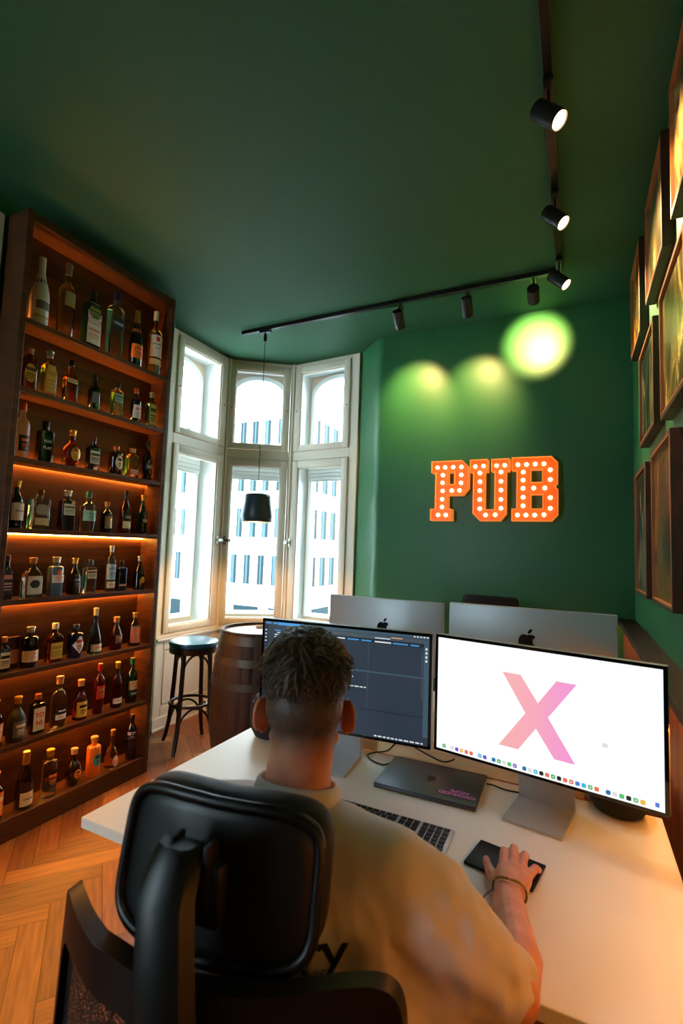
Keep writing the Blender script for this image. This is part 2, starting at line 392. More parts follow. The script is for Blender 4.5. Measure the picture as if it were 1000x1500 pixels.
def fwin(face, pos, z0, z1, wd):
    fm = B()
    if face == 'A':
        box(fm, (pos, by-.035, z0), (pos+wd, by-.01, z1)); box(fm, (pos+wd, by-.08, z0), (pos+wd+.10, by-.0, z1), mi=1)
        box(fm, (pos+.05+rr.random()*.2, by-.045, z0), (pos+wd*.55, by-.036, z1), mi=2)
    else:
        box(fm, (bx+.01, pos, z0), (bx+.035, pos+wd, z1)); box(fm, (bx, pos+wd, z0), (bx+.08, pos+wd+.10, z1), mi=1)
        box(fm, (bx+.036, pos+.1, z0), (bx+.045, pos+wd*.5, z1), mi=2)
    obj('window', fm, [M_FWIN, M_FTAN, M_FCURT], blg, world=True)
for z0, z1 in ((-1.48, .74), (2.07, 4.3), (5.6, 7.85), (9.17, 11.1)):
    x = bx-.9
    while x > bx-13.5:
        fwin('A', x-.62, z0, z1, .62); x -= 1.14+rr.choice((0, 0, .12))
    y = by+.8
    while y < by+22:
        fwin('B', y, z0, z1, .8); y += 1.55
for k in range(6): fm = B(); box(fm, (bx-2.9-k*3.2, by-.06, -4.6), (bx-.6-k*3.2, by-.01, -3.1)); obj('shop_window', fm, M_FWIN, blg, world=True)
for k in range(4): fm = B(); box(fm, (bx+.01, by+1+k*5, -4.6), (bx+.06, by+4+k*5, -3.1)); obj('shop_window', fm, M_FWIN, blg, world=True)
struct('ground', box(B(), (-80, 4.6, zb-.2), (30, 100, zb)), mat('street asphalt', (120, 122, 126), .9))
lp = thing('street_lamp', 'grey street lamp with two arms seen low through the middle window', 'street lamp', (-13.2, 16.6, zb))
bm = B(); tube(bm, [(-13.2, 16.6, zb), (-13.2, 16.6, -.35)], .05); obj('pole', bm, mat('lamp grey', (80, 110, 130), .5), lp, world=True)
bm = B(); tube(bm, [(-13.75, 16.5, -.5), (-13.2, 16.6, -.38), (-12.65, 16.7, -.5)], .03)
for sx in (-13.75, -12.65): lathe(bm, [(.16, 0), (.14, .07), (.03, .12)], (sx, 16.6+(sx+13.2)*.18, -.6), 16)
obj('lamp_head', bm, mat('lamp grey', None), lp, world=True)

# ------------------------------------------------------------------ display cabinet
CX0, CX1, CY0, CY1 = -2.66, -2.492, 1.392, 2.398
SH = {1: 2.59, 2: 2.235, 3: 1.88, 4: 1.525, 5: 1.17, 6: .815, 7: .46, 8: .105}
cab = thing('display_cabinet', 'tall mahogany display cabinet with eight lit rows of bottles on the left wall', 'cabinet', (CX0, 1.9, 0))
for y0, y1 in ((CY0, CY0+.032), (CY1-.032, CY1)): obj('side_panel', box(B(), (CX0, y0, 0), (CX1, y1, 3.15), .003), M_MAHO, cab, world=True)
obj('top_panel', box(B(), (CX0, CY0+.032, 3.10), (CX1-.002, CY1-.032, 3.148), .002), M_MAHO, cab, world=True)
obj('back_panel', box(B(), (CX0, CY0+.03, .0), (CX0+.018, CY1-.03, 3.12)), M_MAHO, cab, world=True)
obj('plinth', box(B(), (CX0+.018, CY0+.032, 0), (CX1-.001, CY1-.032, .105), .003), M_MAHO, cab, world=True)
M_LED = mat('shelf led', (255, 170, 80), .5, emit=LED, es=LED_STRIP)
for k in range(1, 8):
    z = SH[k]; obj('shelf', box(B(), (CX0+(.034 if k == 3 else .0185), CY0+.031, z-.026), (CX1-.003, CY1-.031, z), .002), M_MAHO, cab, world=True)
    # the two top shelves are lit from their upper rear edge, the third both ways, the others downwards
    za, zb_ = ((z+.0005, z+.004) if k < 3 else (z-.018, z-.008) if k == 3 else (z-.0305, z-.0265) if k < 6 else (z-.0275, z-.0265))
    obj('led_strip', box(B(), (CX0+.019, CY0+.034, za), (CX0+.030, CY1-.034, zb_)), M_LED, cab, world=True)

# ------------------------------------------------------------------ bottles
G = dict(
 clear=mat('clear glass', (236, 240, 236), .02, trans=1), amber=mat('amber spirit glass', (205, 92, 26), .03, trans=1),
 gold=mat('golden spirit glass', (250, 196, 86), .03, trans=1), dark=mat('near black glass', (10, 10, 11), .08, coat=.5),
 brown=mat('dark brown glass', (34, 12, 6), .06, coat=.5), green=mat('dark green glass', (8, 34, 22), .07, coat=.5),
 lime=mat('pale green glass', (168, 214, 150), .03, trans=1), teal=mat('teal glass', (110, 190, 190), .03, trans=1),
 frost=mat('frosted glass', (236, 226, 210), .45, trans=.85), white=mat('white bottle coating', (205, 205, 200), .35),
 orange=mat('orange bottle coating', (238, 120, 30), .3, coat=.3), slate=mat('slate blue glass', (84, 104, 116), .1, coat=.3),
 red=mat('red whisky glass', (150, 30, 14), .04, trans=.8), blue=mat('dark blue glass', (10, 16, 44), .08, coat=.5),
 ruby=mat('ruby brown spirit', (120, 40, 14), .03, trans=.9), olive=mat('matte olive glass', (44, 38, 22), .4))
K = dict(
 white=mat('cap white', (214, 210, 200), .4), gold=mat('cap gold', (206, 156, 60), .3, .9), black=mat('cap black', (16, 15, 15), .35),
 cork=mat('cap cork', (190, 132, 78), .6), copper=mat('cap copper', (196, 104, 62), .35, .7), silver=mat('cap silver', (176, 172, 164), .28, .9),
 red=mat('cap red', (176, 22, 20), .35), green=mat('cap green', (20, 110, 84), .4), navy=mat('cap navy', (22, 24, 52), .35),
 cream=mat('cap cream', (226, 206, 160), .5), plum=mat('cap plum', (92, 26, 34), .4), glass=mat('stopper glass', (220, 190, 150), .05, trans=1), brown=mat('cap brown', (70, 36, 22), .5))
L_ = dict(
 white=mat('label white', (226, 220, 208), .55), cream=mat('label cream', (222, 200, 150), .55), black=mat('label black', (16, 15, 15), .5),
 orange=mat('label orange', (236, 120, 36), .5), yellow=mat('label yellow', (220, 180, 62), .5), teal=mat('label teal', (70, 150, 142), .5),
 mint=mat('label mint', (150, 190, 164), .5), red=mat('label red', (186, 44, 26), .5), green=mat('label green', (22, 84, 46), .5),
 gold=mat('label gold', (190, 150, 60), .35, .6), pink=mat('label pink', (214, 140, 120), .5), grey=mat('label grey', (96, 98, 102), .5),
 sky=mat('label pale blue', (150, 176, 186), .5), silver=mat('label silver', (150, 148, 140), .4), dgreen=mat('label dark green', (14, 70, 56), .5))
def body_profile(kind, w, h):
    r = w/2; rn = min(.0145, r*.37)
    if kind == 'champ': return [(.9*r, 0), (r, .02*h), (r, .42*h), (.93*r, .5*h), (.74*r, .6*h), (.5*r, .7*h), (rn*1.05, .8*h), (rn, .95*h)]
    if kind == 'cone': return [(.85*r, 0), (r, .04*h), (r*.98, .22*h), (.84*r, .38*h), (.6*r, .52*h), (.38*r, .64*h), (rn*.9, .74*h), (rn*.8, .9*h)]
    if kind == 'round': return [(.55*r, 0), (.62*r, .02*h)] + [(r*sin(a), .34*h-.34*h*cos(a)*.98) for a in [R(x) for x in range(45, 150, 15)]] + [(rn*1.05, .70*h), (rn, .88*h)]
    if kind == 'slim': return [(.92*r, 0), (r, .015*h), (r, .66*h), (.9*r, .70*h), (.6*r, .75*h), (rn, .80*h), (rn, .92*h)]
    if kind == 'shoulder': return [(.92*r, 0), (r, .02*h), (r, .56*h), (.97*r, .62*h), (.8*r, .68*h), (.5*r, .72*h), (rn, .75*h), (rn, .9*h)]
    if kind == 'slope': return [(.9*r, 0), (r, .02*h), (r, .52*h), (.85*r, .60*h), (.6*r, .68*h), (.42*r, .74*h), (rn, .8*h), (rn, .92*h)]
    if kind == 'squat': return [(.94*r, 0), (r, .02*h), (r, .70*h), (.97*r, .74*h), (.8*r, .765*h), (rn*1.1, .78*h), (rn*1.1, .88*h)]
    if kind == 'bell': return [(.9*r, 0), (r, .02*h), (.98*r, .40*h), (.86*r, .54*h), (.55*r, .66*h), (rn, .74*h), (rn, .88*h)]
CAPZ = dict(champ=.76, cone=.84, round=.85, slim=.86, shoulder=.85, slope=.86, squat=.86, bell=.84)
def sup(rx, ry, n, t):
    c, s = cos(t), sin(t); e = 2/n
    return (rx*math.copysign(abs(c)**e, c), ry*math.copysign(abs(s)**e, s))
def rad_at(prof, z):
    for (r0, z0), (r1, z1) in zip(prof, prof[1:]):
        if z0 <= z <= z1: return r0+(r1-r0)*(z-z0)/max(1e-6, z1-z0)
    return prof[-1][0]
def bottle(row, y, h, w, kind, sq, glass, cap, labels, label, group_row, txt=None, x=-2.552, capz=None, rot=0):
    name = 'bottle'; z = SH[row]
    b = thing(name, label, 'bottle', (x, y, z+.0005), rot)
    prof = body_profile(kind, w, h); N = 28
    df = .62 if sq else 1.0
    if w/2*df > .05: df = .05/(w/2)
    rt = prof[-1][0]
    def n_at(r): return 2+(4.2 if sq else 0)*max(0, min(1, (r-rt)/(w/2-rt)))
    def dep(r): k = max(0, min(1, (r-rt)/(w/2-rt))); return r*(1-(1-df)*k)
    bm = B()
    dense = []
    for (r0, z0), (r1, z1) in zip(prof, prof[1:]):
        dense += [(r0, z0)] + ([((r0+r1)/2, (z0+z1)/2)] if z1-z0 > .02*h and r0 != r1 else [])
    dense.append(prof[-1])
    rings(bm, [[(*sup(dep(r), r, n_at(r), 2*pi*(k+.5)/N), zz) for k in range(N)] for r, zz in dense])
    obj('glass_body', bm, G[glass], b, smooth=True)
    cz = (capz or CAPZ[kind])*h; cr = rt*1.16
    bm = B(); lathe(bm, [(cr*.98, cz), (cr, cz+.002), (cr, h-.003), (cr*.9, h)], n=20)
    if cap in ('gold', 'cork', 'cream', 'silver') and kind != 'champ': lathe(bm, [(cr*1.12, h*.955), (cr*1.16, h*.96), (cr*1.16, h-.002), (cr*1.05, h+.0005)], n=20)
    obj('cap', bm, K[cap], b, smooth=True)
    for lb in labels:
        z0, z1, a, col = lb[:4]; ink = lb[4] if len(lb) > 4 else None; shape = lb[5] if len(lb) > 5 else 'rect'
        bm = B(); M = 12; am = R(a); zc = (z0+z1)/2
        def pt(tt, zz, off):
            r = rad_at(prof, zz*h); p = sup(dep(r)+off, r+off, n_at(r), tt); return bm.verts.new((p[0], p[1], zz*h))
        rows_ = 8 if shape != 'rect' else 4
        prev = None
        for j in range(rows_+1):
            f = j/rows_; zz = z0+(z1-z0)*f
            k = 1 if shape == 'rect' else (math.sqrt(max(.02, 1-(2*f-1)**2)) if shape == 'oval' else max(.05, 1-abs(2*f-1)))
            cur = [pt(-am*k+2*am*k*i/M, zz, .0006) for i in range(M+1)]
            if prev:
                for i in range(M): bm.faces.new((prev[i], prev[i+1], cur[i+1], cur[i]))
            prev = cur
        mats = [L_[col]]
        if ink:
            mats.append(L_[ink]); hh = (z1-z0)
            lines = ((.62, .80, .62), (.40, .47, .45), (.28, .33, .5), (.16, .2, .35)) if hh > .18 else ((.38, .62, .6),)
            for (f0, f1, wd) in lines:
                kk = wd*am*(.8 if shape != 'rect' else 1)
                q0 = [pt(-kk+2*kk*i/4, z0+hh*f0, .0011) for i in range(5)]; q1 = [pt(-kk+2*kk*i/4, z0+hh*f1, .0011) for i in range(5)]
                for i in range(4): f = bm.faces.new((q0[i], q0[i+1], q1[i+1], q1[i])); f.material_index = 1
        obj('paper_label', bm, mats, b, smooth=True)
    if txt:
        for s, size, zf, col in txt:
            tb = text_bm(s, size, .0006, bold=size*.02); r = rad_at(prof, zf*h)
            m = Matrix(((0, 0, 1, dep(r)+.0016), (1, 0, 0, 0), (0, 1, 0, zf*h), (0, 0, 0, 1)))
            bmesh.ops.transform(tb, matrix=m, verts=tb.verts)
            # wrap round the glass
            for v in tb.verts:
                if not sq: v.co.x = dep(r)*cos(v.co.y/dep(r))+.0014+(v.co.x-dep(r)-.0016); v.co.y = dep(r)*sin(v.co.y/dep(r))
            obj('lettering', tb, L_[col], b)
    return b
for a in [
 # row, y, height, width, kind, square, glass, cap, labels, description
 (1, 1.518, .375, .090, 'champ', 0, 'white', 'white', [(.60, .66, 178, 'black'), (.10, .13, 60, 'gold'), (.22, .34, 50, 'grey')], 'white sparkling wine bottle with a black neck ribbon, first on the top shelf'),
 (1, 1.664, .420, .084, 'shoulder', 0, 'gold', 'silver', [(.40, .60, 45, 'gold', 'silver')], 'tall frosted golden bottle with tree pattern beside the white sparkling wine'),
 (1, 1.822, .345, .100, 'squat', 1, 'green', 'black', [(.06, .76, 40, 'white'), (.50, .72, 26, 'green', 'gold', 'oval'), (.40, .49, 40, 'red', 'white'), (.10, .38, 34, 'white', 'pink')], 'dark green square bottle with white label crossed by a red band on top shelf'),
 (1, 1.982, .420, .092, 'squat', 1, 'clear', 'navy', [(.42, .60, 30, 'black', 'sky')], 'tall clear hammered glass bottle with a small dark label on top shelf'),
 (1, 2.142, .375, .084, 'champ', 0, 'dark', 'gold', [(.14, .38, 75, 'orange', 'brown' if 0 else 'red'), (.60, .66, 178, 'orange')], 'black sparkling wine bottle with bright orange label and gold foil'),
 (1, 2.292, .440, .092, 'shoulder', 0, 'lime', 'white', [(.26, .60, 62, 'white', None), (.14, .23, 62, 'cream', 'green'), (.505, .575, 16, 'red', None, 'oval')], 'pale green rum bottle with white label and white cap, last on the top shelf'),
 (2, 1.490, .222, .074, 'squat', 1, 'ruby', 'cork', [(.2, .62, 30, 'gold', 'black', 'diamond')], 'squat red brown bottle with skull emblem and ornate cork, first on second shelf'),
 (2, 1.598, .250, .072, 'shoulder', 1, 'gold', 'silver', [(.08, .68, 28, 'yellow', 'gold')], 'glowing yellow square bottle with a tall pale label on the second shelf'),
 (2, 1.722, .243, .072, 'slope', 1, 'amber', 'black', [(.46, .56, 35, 'cream', 'gold')], 'amber whisky bottle with black stopper and long neck on the second shelf'),
 (2, 1.872, .212, .060, 'slope', 1, 'dark', 'black', [(.2, .5, 20, 'grey', None)], 'small plain black bottle in the middle of the second shelf'),
 (2, 2.030, .218, .066, 'squat', 1, 'gold', 'black', [(.42, .66, 40, 'mint', 'green')], 'small square bottle with pale green band label and black cap'),
 (2, 2.172, .226, .066, 'shoulder', 0, 'dark', 'copper', [(.12, .50, 60, 'white', 'pink')], 'black bottle with copper cap and white label on the second shelf'),
 (2, 2.298, .238, .068, 'shoulder', 1, 'teal', 'silver', [(.08, .66, 30, 'cream', 'green')], 'teal glass gin bottle with narrow cream label, last on second shelf'),
 (3, 1.482, .288, .074, 'shoulder', 0, 'frost', 'copper', [(.12, .40, 42, 'black', 'orange')], 'frosted white bottle with small dark square label and copper neck'),
 (3, 1.606, .222, .078, 'squat', 1, 'dark', 'black', [(.86, .92, 60, 'white')], 'black square bottle with white lettering on its front, second on third shelf'),
 (3, 1.760, .210, .094, 'round', 0, 'amber', 'gold', [(.16, .54, 38, 'gold', 'brown' if 0 else 'red', 'oval')], 'round cognac flask with gold medallion and gold neck'),
 (3, 1.893, .202, .074, 'shoulder', 1, 'blue', 'plum', [(.20, .58, 34, 'white', 'green')], 'dark blue bottle with square white label beside the round cognac flask'),
 (3, 2.050, .178, .082, 'squat', 0, 'brown', 'copper', [(.18, .66, 38, 'cream', 'black', 'oval')], 'squat brown bottle with round cream label and copper cap'),
 (3, 2.172, .188, .082, 'squat', 1, 'gold', 'cork', [(.10, .30, 30, 'red', 'cream')], 'golden square bottle with cork stopper and little red label'),
 (3, 2.293, .260, .064, 'slope', 0, 'dark', 'black', [(.28, .40, 50, 'grey', 'white')], 'slender black bottle with silver lettering, last on the third shelf'),
 (4, 1.484, .240, .072, 'slope', 0, 'dark', 'gold', [(.16, .52, 58, 'white', 'gold')], 'dark brandy bottle with gold neck and cream label, first on fourth shelf'),
 (4, 1.604, .208, .096, 'squat', 1, 'clear', 'glass', [(.10, .28, 24, 'cream', None), (.36, .62, 20, 'silver', None, 'oval')], 'wide clear tequila bottle with embossed circle and small cream label'),
 (4, 1.758, .222, .080, 'squat', 1, 'brown', 'silver', [(.38, .66, 32, 'white', 'grey')], 'dark brown square bottle with white label high on its front, fourth shelf'),
 (4, 1.888, .232, .086, 'shoulder', 0, 'clear', 'green', [(.26, .52, 70, 'mint', 'teal')], 'clear bottle with mint green band label and pale green neck'),
 (4, 2.014, .184, .064, 'shoulder', 0, 'dark', 'cork', [(.14, .54, 50, 'silver', 'gold')], 'small black apothecary bottle with grey round emblem label and cork'),
 (4, 2.146, .270, .070, 'slope', 0, 'ruby', 'black', [(.12, .28, 55, 'cream', 'orange'), (.30, .44, 55, 'black', 'cream')], 'amber bottle with long thin neck and bold two part label'),
 (4, 2.280, .256, .064, 'slope', 0, 'green', 'gold', [(.30, .38, 30, 'silver', None)], 'dark green bottle with gold neck band, last on the fourth shelf'),
 (5, 1.468, .218, .056, 'slope', 1, 'dark', 'plum', [(.12, .66, 34, 'black', 'pink')], 'black square gin bottle with plum coloured neck, first on fifth shelf'),
 (5, 1.596, .205, .094, 'slope', 1, 'clear', 'cork', [(.08, .54, 34, 'white', None), (.24, .44, 11, 'black', None, 'diamond')], 'wide clear bottle whose white label shows a dark standing figure'),
 (5, 1.722, .208, .080, 'squat', 0, 'slate', 'silver', [(.34, .54, 55, 'white', 'orange'), (.52, .68, 22, 'orange', None, 'oval')], 'slate blue cylindrical gin bottle with an orange disc on the label'),
 (5, 1.832, .202, .072, 'bell', 0, 'brown', 'gold', [(.16, .50, 42, 'black', 'silver')], 'dark brown bottle with black shield label and broad shoulders'),
 (5, 1.930, .192, .068, 'squat', 1, 'clear', 'black', [(.44, .70, 38, 'cream', 'black')], 'clear square bottle with cream label of black brush signs'),
 (5, 2.068, .276, .058, 'slim', 0, 'clear', 'silver', [(.26, .60, 85, 'sky', 'grey'), (.08, .22, 75, 'cream', 'pink')], 'tall slim bottle wrapped in a pale landscape label'),
 (5, 2.148, .185, .062, 'squat', 1, 'blue', 'black', [(.16, .22, 30, 'pink', None)], 'short black square bottle with thin copper line, right of the tall slim bottle'),
 (5, 2.286, .212, .072, 'bell', 0, 'dark', 'silver', [(.20, .38, 28, 'gold', None, 'oval')], 'black decanter shaped bottle with small gold seal'),
 (6, 1.486, .168, .056, 'shoulder', 1, 'blue', 'cork', [(.10, .56, 34, 'white', 'black')], 'small dark blue bottle with white label, first on the sixth shelf'),
 (6, 1.612, .202, .080, 'squat', 0, 'dark', 'silver', [(.14, .42, 80, 'cream', 'pink')], 'black bottle with wide cream band label and silver rimmed stopper'),
 (6, 1.745, .205, .080, 'shoulder', 1, 'ruby', 'white', [(.08, .50, 36, 'yellow', 'brown' if 0 else 'gold')], 'brown whisky bottle with square yellow label'),
 (6, 1.868, .182, .082, 'squat', 0, 'blue', 'black', [(.14, .66, 55, 'white', 'red', 'diamond')], 'black cylindrical bottle with white diamond label'),
 (6, 1.990, .262, .080, 'cone', 0, 'teal', 'cream', [(.06, .22, 60, 'cream', 'pink')], 'clear greenish teardrop bottle with long neck and low cream label'),
 (6, 2.138, .194, .074, 'bell', 0, 'ruby', 'cork', [(.2, .46, 40, 'brown' if 0 else 'grey', 'orange')], 'amber brown ribbed bottle between the teardrop bottle and the orange label'),
 (6, 2.276, .206, .074, 'shoulder', 0, 'brown', 'gold', [(.10, .60, 75, 'pink', 'orange')], 'dark bottle with large copper pink label, last on the sixth shelf'),
 (7, 1.470, .222, .072, 'shoulder', 0, 'ruby', 'cork', [(.1, .5, 60, 'pink', 'cream')], 'bottle cut by the left picture edge on the seventh shelf'),
 (7, 1.576, .212, .086, 'bell', 0, 'olive', 'gold', [(.10, .46, 48, 'grey', 'cream')], 'dark olive matte rum bottle with grey portrait label and gold cap'),
 (7, 1.680, .200, .070, 'squat', 1, 'dark', 'orange' if 0 else 'copper', [(.08, .66, 36, 'white', None)], 'black square bottle with white label and red capital letters'),
 (7, 1.796, .265, .078, 'shoulder', 0, 'clear', 'cork', [(.16, .26, 50, 'white', 'pink'), (.28, .38, 50, 'black', 'white')], 'tall clear bottle with dark script and white strip label on the seventh shelf'),
 (7, 1.926, .218, .076, 'bell', 0, 'amber', 'cork', [(.08, .46, 60, 'yellow', 'brown' if 0 else 'black')], 'amber whisky bottle with wide yellow orange label on the seventh shelf'),
 (7, 2.046, .285, .060, 'slim', 0, 'red', 'red', [(.30, .56, 60, 'red', 'gold')], 'slim red bottle with glossy red capsule'),
 (7, 2.170, .270, .066, 'slope', 0, 'ruby', 'gold', [(.10, .22, 70, 'white', 'pink')], 'dark whisky bottle with pale pink strip low on the glass'),
 (7, 2.282, .275, .070, 'shoulder', 0, 'green', 'green', [(.30, .50, 65, 'cream', 'orange'), (.16, .27, 65, 'dgreen', 'white')], 'green bottle with teal green cap, last on the seventh shelf'),
 (8, 1.500, .225, .072, 'shoulder', 0, 'brown', 'cork', [(.1, .6, 60, 'orange', 'cream')], 'bottle cut by the left picture edge on the lowest shelf'),
 (8, 1.642, .275, .080, 'champ', 0, 'brown', 'gold', [(.06, .30, 55, 'cream', 'black')], 'dark sloping bottle with slanted cream label, nearest whole bottle on lowest shelf'),
 (8, 1.772, .240, .076, 'squat', 0, 'clear', 'gold', [(.22, .56, 55, 'black', 'orange'), (.38, .44, 60, 'red', None)], 'clear bottle with diagonal red and black label on lowest shelf'),
 (8, 1.914, .196, .088, 'round', 0, 'brown', 'cork', [(.20, .46, 28, 'copper' if 0 else 'orange', 'black', 'oval')], 'round dark flask with orange medallion on lowest shelf'),
 (8, 2.040, .220, .076, 'squat', 0, 'orange', 'cork', [(.26, .60, 40, 'teal', 'black', 'oval'), (.73, .76, 178, 'green')], 'opaque bright orange bottle with round teal label'),
 (8, 2.166, .220, .082, 'cone', 0, 'gold', 'gold', [(.05, .34, 30, 'pink', 'cream', 'oval')], 'clear golden teardrop bottle with small arched label on lowest shelf'),
 (8, 2.308, .271, .062, 'slim', 0, 'blue', 'navy', [(.475, .482, 60, 'silver')], 'slim dark blue vodka bottle with white capital lettering at far right of lowest shelf'),
]:
    lb = a[9]; txt = None
    if lb.startswith('pale green rum'): txt = [('BACARDI', .0155, .46, 'black'), ('Superior', .011, .40, 'grey')]
    if lb.startswith('black square bottle with white label and red'): txt = [('TO', .034, .47, 'red'), ('NI', .034, .27, 'red')]
    if lb.startswith('slim dark blue'): txt = [('SKYY', .026, .59, 'white'), ('VODKA', .008, .52, 'white')]
    if lb.startswith('black square bottle with white lettering'): txt = [('MAC', .020, .50, 'white'), ('PLAY', .020, .34, 'white')]
    if lb.startswith('amber bottle with long thin'): txt = [('FOU', .018, .37, 'cream')]
    if lb.startswith('dark brandy'): txt = [('Hennessy', .011, .36, 'black')]
    if lb.startswith('dark sloping'): txt = [('Osborne', .014, .18, 'black')]
    labels = [l for l in a[8]]; rot = -.62 if lb.startswith('slim dark blue') else -.25 if lb.startswith('pale green rum') else 0
    if txt: labels = [(*l[:4],) for l in labels]
    bottle(a[0], a[1], a[2], a[3], a[4], a[5], a[6], a[7], labels, lb, a[0], txt, rot=rot)
# small framed tin behind the first bottles of the sixth shelf
tn = thing('tin_box', 'small dark tin box standing behind the first bottles of the sixth shelf', 'box', (-2.598, 1.552, SH[6]))
obj('body', box(B(), (-2.612, 1.525, SH[6]+.0003), (-2.588, 1.585, SH[6]+.155), .003), mat('tin brown', (70, 40, 36), .4, .5), tn, world=True)
obj('picture', box(B(), (-2.588, 1.530, SH[6]+.02), (-2.5875, 1.580, SH[6]+.09)), L_['pink'], tn, world=True)

# ------------------------------------------------------------------ marquee letters
M_FACE = mat('orange letter face', (214, 60, 8), .4, emit=(1, .13, .004), es=.30)
M_RIM = mat('orange letter rim', (246, 120, 40), .4, emit=(1, .34, .05), es=.25)
M_BULB = mat('warm bulb', (255, 230, 180), .3, emit=(1, .70, .34), es=6)
LET = {
'P': ([(-.988,2.158),(-.76,2.157),(-.717,2.112),(-.717,1.954),(-.758,1.902),(-.868,1.902),(-.868,1.796),(-.835,1.796),(-.835,1.712),(-.990,1.712),(-.990,1.796),(-.956,1.796),(-.956,2.074),(-.988,2.074)],
 [[(-.868,2.077),(-.814,2.077),(-.814,1.981),(-.868,1.981)]],
 [(-.945,2.113),(-.887,2.112),(-.827,2.112),(-.766,2.111),(-.903,2.054),(-.905,1.996),(-.903,1.935),(-.906,1.872),(-.906,1.813),(-.934,1.753),(-.876,1.753),(-.766,2.051),(-.767,1.992),(-.777,1.936),(-.835,1.935)]),
'U': ([(-.700,2.157),(-.578,2.157),(-.578,2.070),(-.599,2.070),(-.599,1.792),(-.525,1.792),(-.525,2.070),(-.549,2.070),(-.549,2.155),(-.429,2.155),(-.429,2.070),(-.451,2.070),(-.451,1.764),(-.490,1.712),(-.627,1.712),(-.676,1.764),(-.676,2.070),(-.700,2.070)], [],
 [(-.665,2.109),(-.606,2.11),(-.515,2.11),(-.459,2.11),(-.631,2.06),(-.63,1.996),(-.631,1.931),(-.63,1.866),(-.629,1.799),(-.588,1.753),(-.521,1.755),(-.484,2.062),(-.484,1.995),(-.483,1.931),(-.483,1.865),(-.482,1.801)]),
'B': ([(-.410,2.160),(-.152,2.157),(-.114,2.115),(-.114,1.973),(-.133,1.951),(-.112,1.927),(-.112,1.757),(-.151,1.713),(-.408,1.713),(-.408,1.795),(-.376,1.795),(-.376,2.073),(-.410,2.073)],
 [[(-.287,2.075),(-.209,2.075),(-.209,1.980),(-.287,1.980)],[(-.286,1.899),(-.206,1.899),(-.206,1.796),(-.286,1.796)]],
 [(-.37,2.11),(-.313,2.109),(-.256,2.109),(-.2,2.109),(-.334,2.056),(-.335,1.999),(-.335,1.941),(-.334,1.878),(-.334,1.818),(-.371,1.753),(-.315,1.753),(-.258,1.753),(-.199,1.755),(-.159,2.065),(-.159,1.998),(-.194,1.94),(-.265,1.941),(-.159,1.873),(-.159,1.799)])}
YL = 3.585
for ch, (o_, hs, bl) in LET.items():
    L = thing('marquee_letter', 'glowing orange marquee bulb letter %s on the green back wall' % ch, 'letter sign', (o_[0][0], YB, 1.71), group='marquee letters on the back wall')
    p = poly_holes(o_, hs, .010); bmesh.ops.translate(p, vec=(0, YL+.02, 0), verts=p.verts); obj('face', p, M_FACE, L, world=True)
    bm = B()
    for loop in [o_]+hs:
        n = len(loop)
        for k in range(n):
            a, b2 = Vector(loop[k]), Vector(loop[(k+1) % n]); d = (b2-a).normalized(); nn = Vector((-d.y, d.x))*.0022
            q = [(a-nn-d*.002), (b2-nn+d*.002), (b2+nn+d*.002), (a+nn-d*.002)]
            prism(bm, [(v.x, v.y) for v in q], -YB+.008, -YL+.012, m=Matrix(((1, 0, 0, 0), (0, 0, -1, 0), (0, 1, 0, 0), (0, 0, 0, 1))))
    obj('rim', bm, M_RIM, L, world=True)
    for (x, z) in bl:
        bb = ellipsoid((x, YL+.002, z), (.0140, .0140, .0140), sub=2); obj('bulb', bb, M_BULB, L, world=True, smooth='all')
    # standoff bolts that hold the letter to the wall
    so = B(); xs = (min(v[0] for v in o_)+.04, max(v[0] for v in o_)-.05)
    for x in xs: tube(so, [(x, YL+.02, 2.12), (x, YB, 2.12)], .004)
    obj('standoff', so, M_BLK, L, world=True)

# ------------------------------------------------------------------ ceiling track and spots
tk = thing('ceiling_track', 'black ceiling light track running in an L above desk and along back wall', 'light track', (-.09, 3.15, H))
obj('long_rail', box(B(), (-2.50, 3.133, H-.03), (-.073, 3.167, H), .002), M_BLK, tk, world=True)
obj('side_rail', box(B(), (-.107, -1.2, H-.03), (-.073, 3.132, H), .002), M_BLK, tk, world=True)
jb = B()
for y in (.95, 2.05): obj('joint', box(B(), (-.111, y-.05, H-.034), (-.069, y+.05, H-.0), .003), M_BLK, tk, world=True)
M_LENS = mat('lit lens', (255, 240, 210), .3, emit=(1, .66, .30), es=7)
M_HEAD = mat('spot housing', (20, 19, 20), .45)
def track_spot(x, y, target, label, on, power, drop=.14, r=.036, ln=.125, col=WARM, size=84):
    s = thing('spotlight', label, 'spotlight', (x, y, H), group='spotlights on the ceiling track')
    c = Vector((x, y, H-drop)); d = (Vector(target)-c).normalized()
    bm = B(); box(bm, (x-.018, y-.05, H-.048), (x+.018, y+.05, H-.0302), .002); tube(bm, [(x, y, H-.047), (x, y, H-drop+.01)], .006)
    obj('mount', bm, M_BLK, s, world=True)
    q = d.to_track_quat('Z', 'Y').to_matrix().to_4x4(); M = Matrix.Translation(c) @ q
    hd = lathe(B(), [(r*.93, -ln*.5), (r, -ln*.5+.004), (r, ln*.5), (r*.90, ln*.5), (r*.86, ln*.5-.012), (.001, ln*.5-.013)], n=28, m=M)
    obj('head', hd, M_HEAD, s, world=True, smooth=True)
    ls = lathe(B(), [(r*.82, ln*.5-.012), (r*.82, ln*.5-.005), (.001, ln*.5-.003)], n=24, m=M)
    obj('lens', ls, M_LENS, s, world=True)
    l = spot('spot_lamp', c+d*(ln*.5+.004), target, power, col, size, 1.0, .02); l.parent = s; l.matrix_parent_inverse = Matrix.Translation((-x, -y, -H))
GRN = (1, .64, .22)
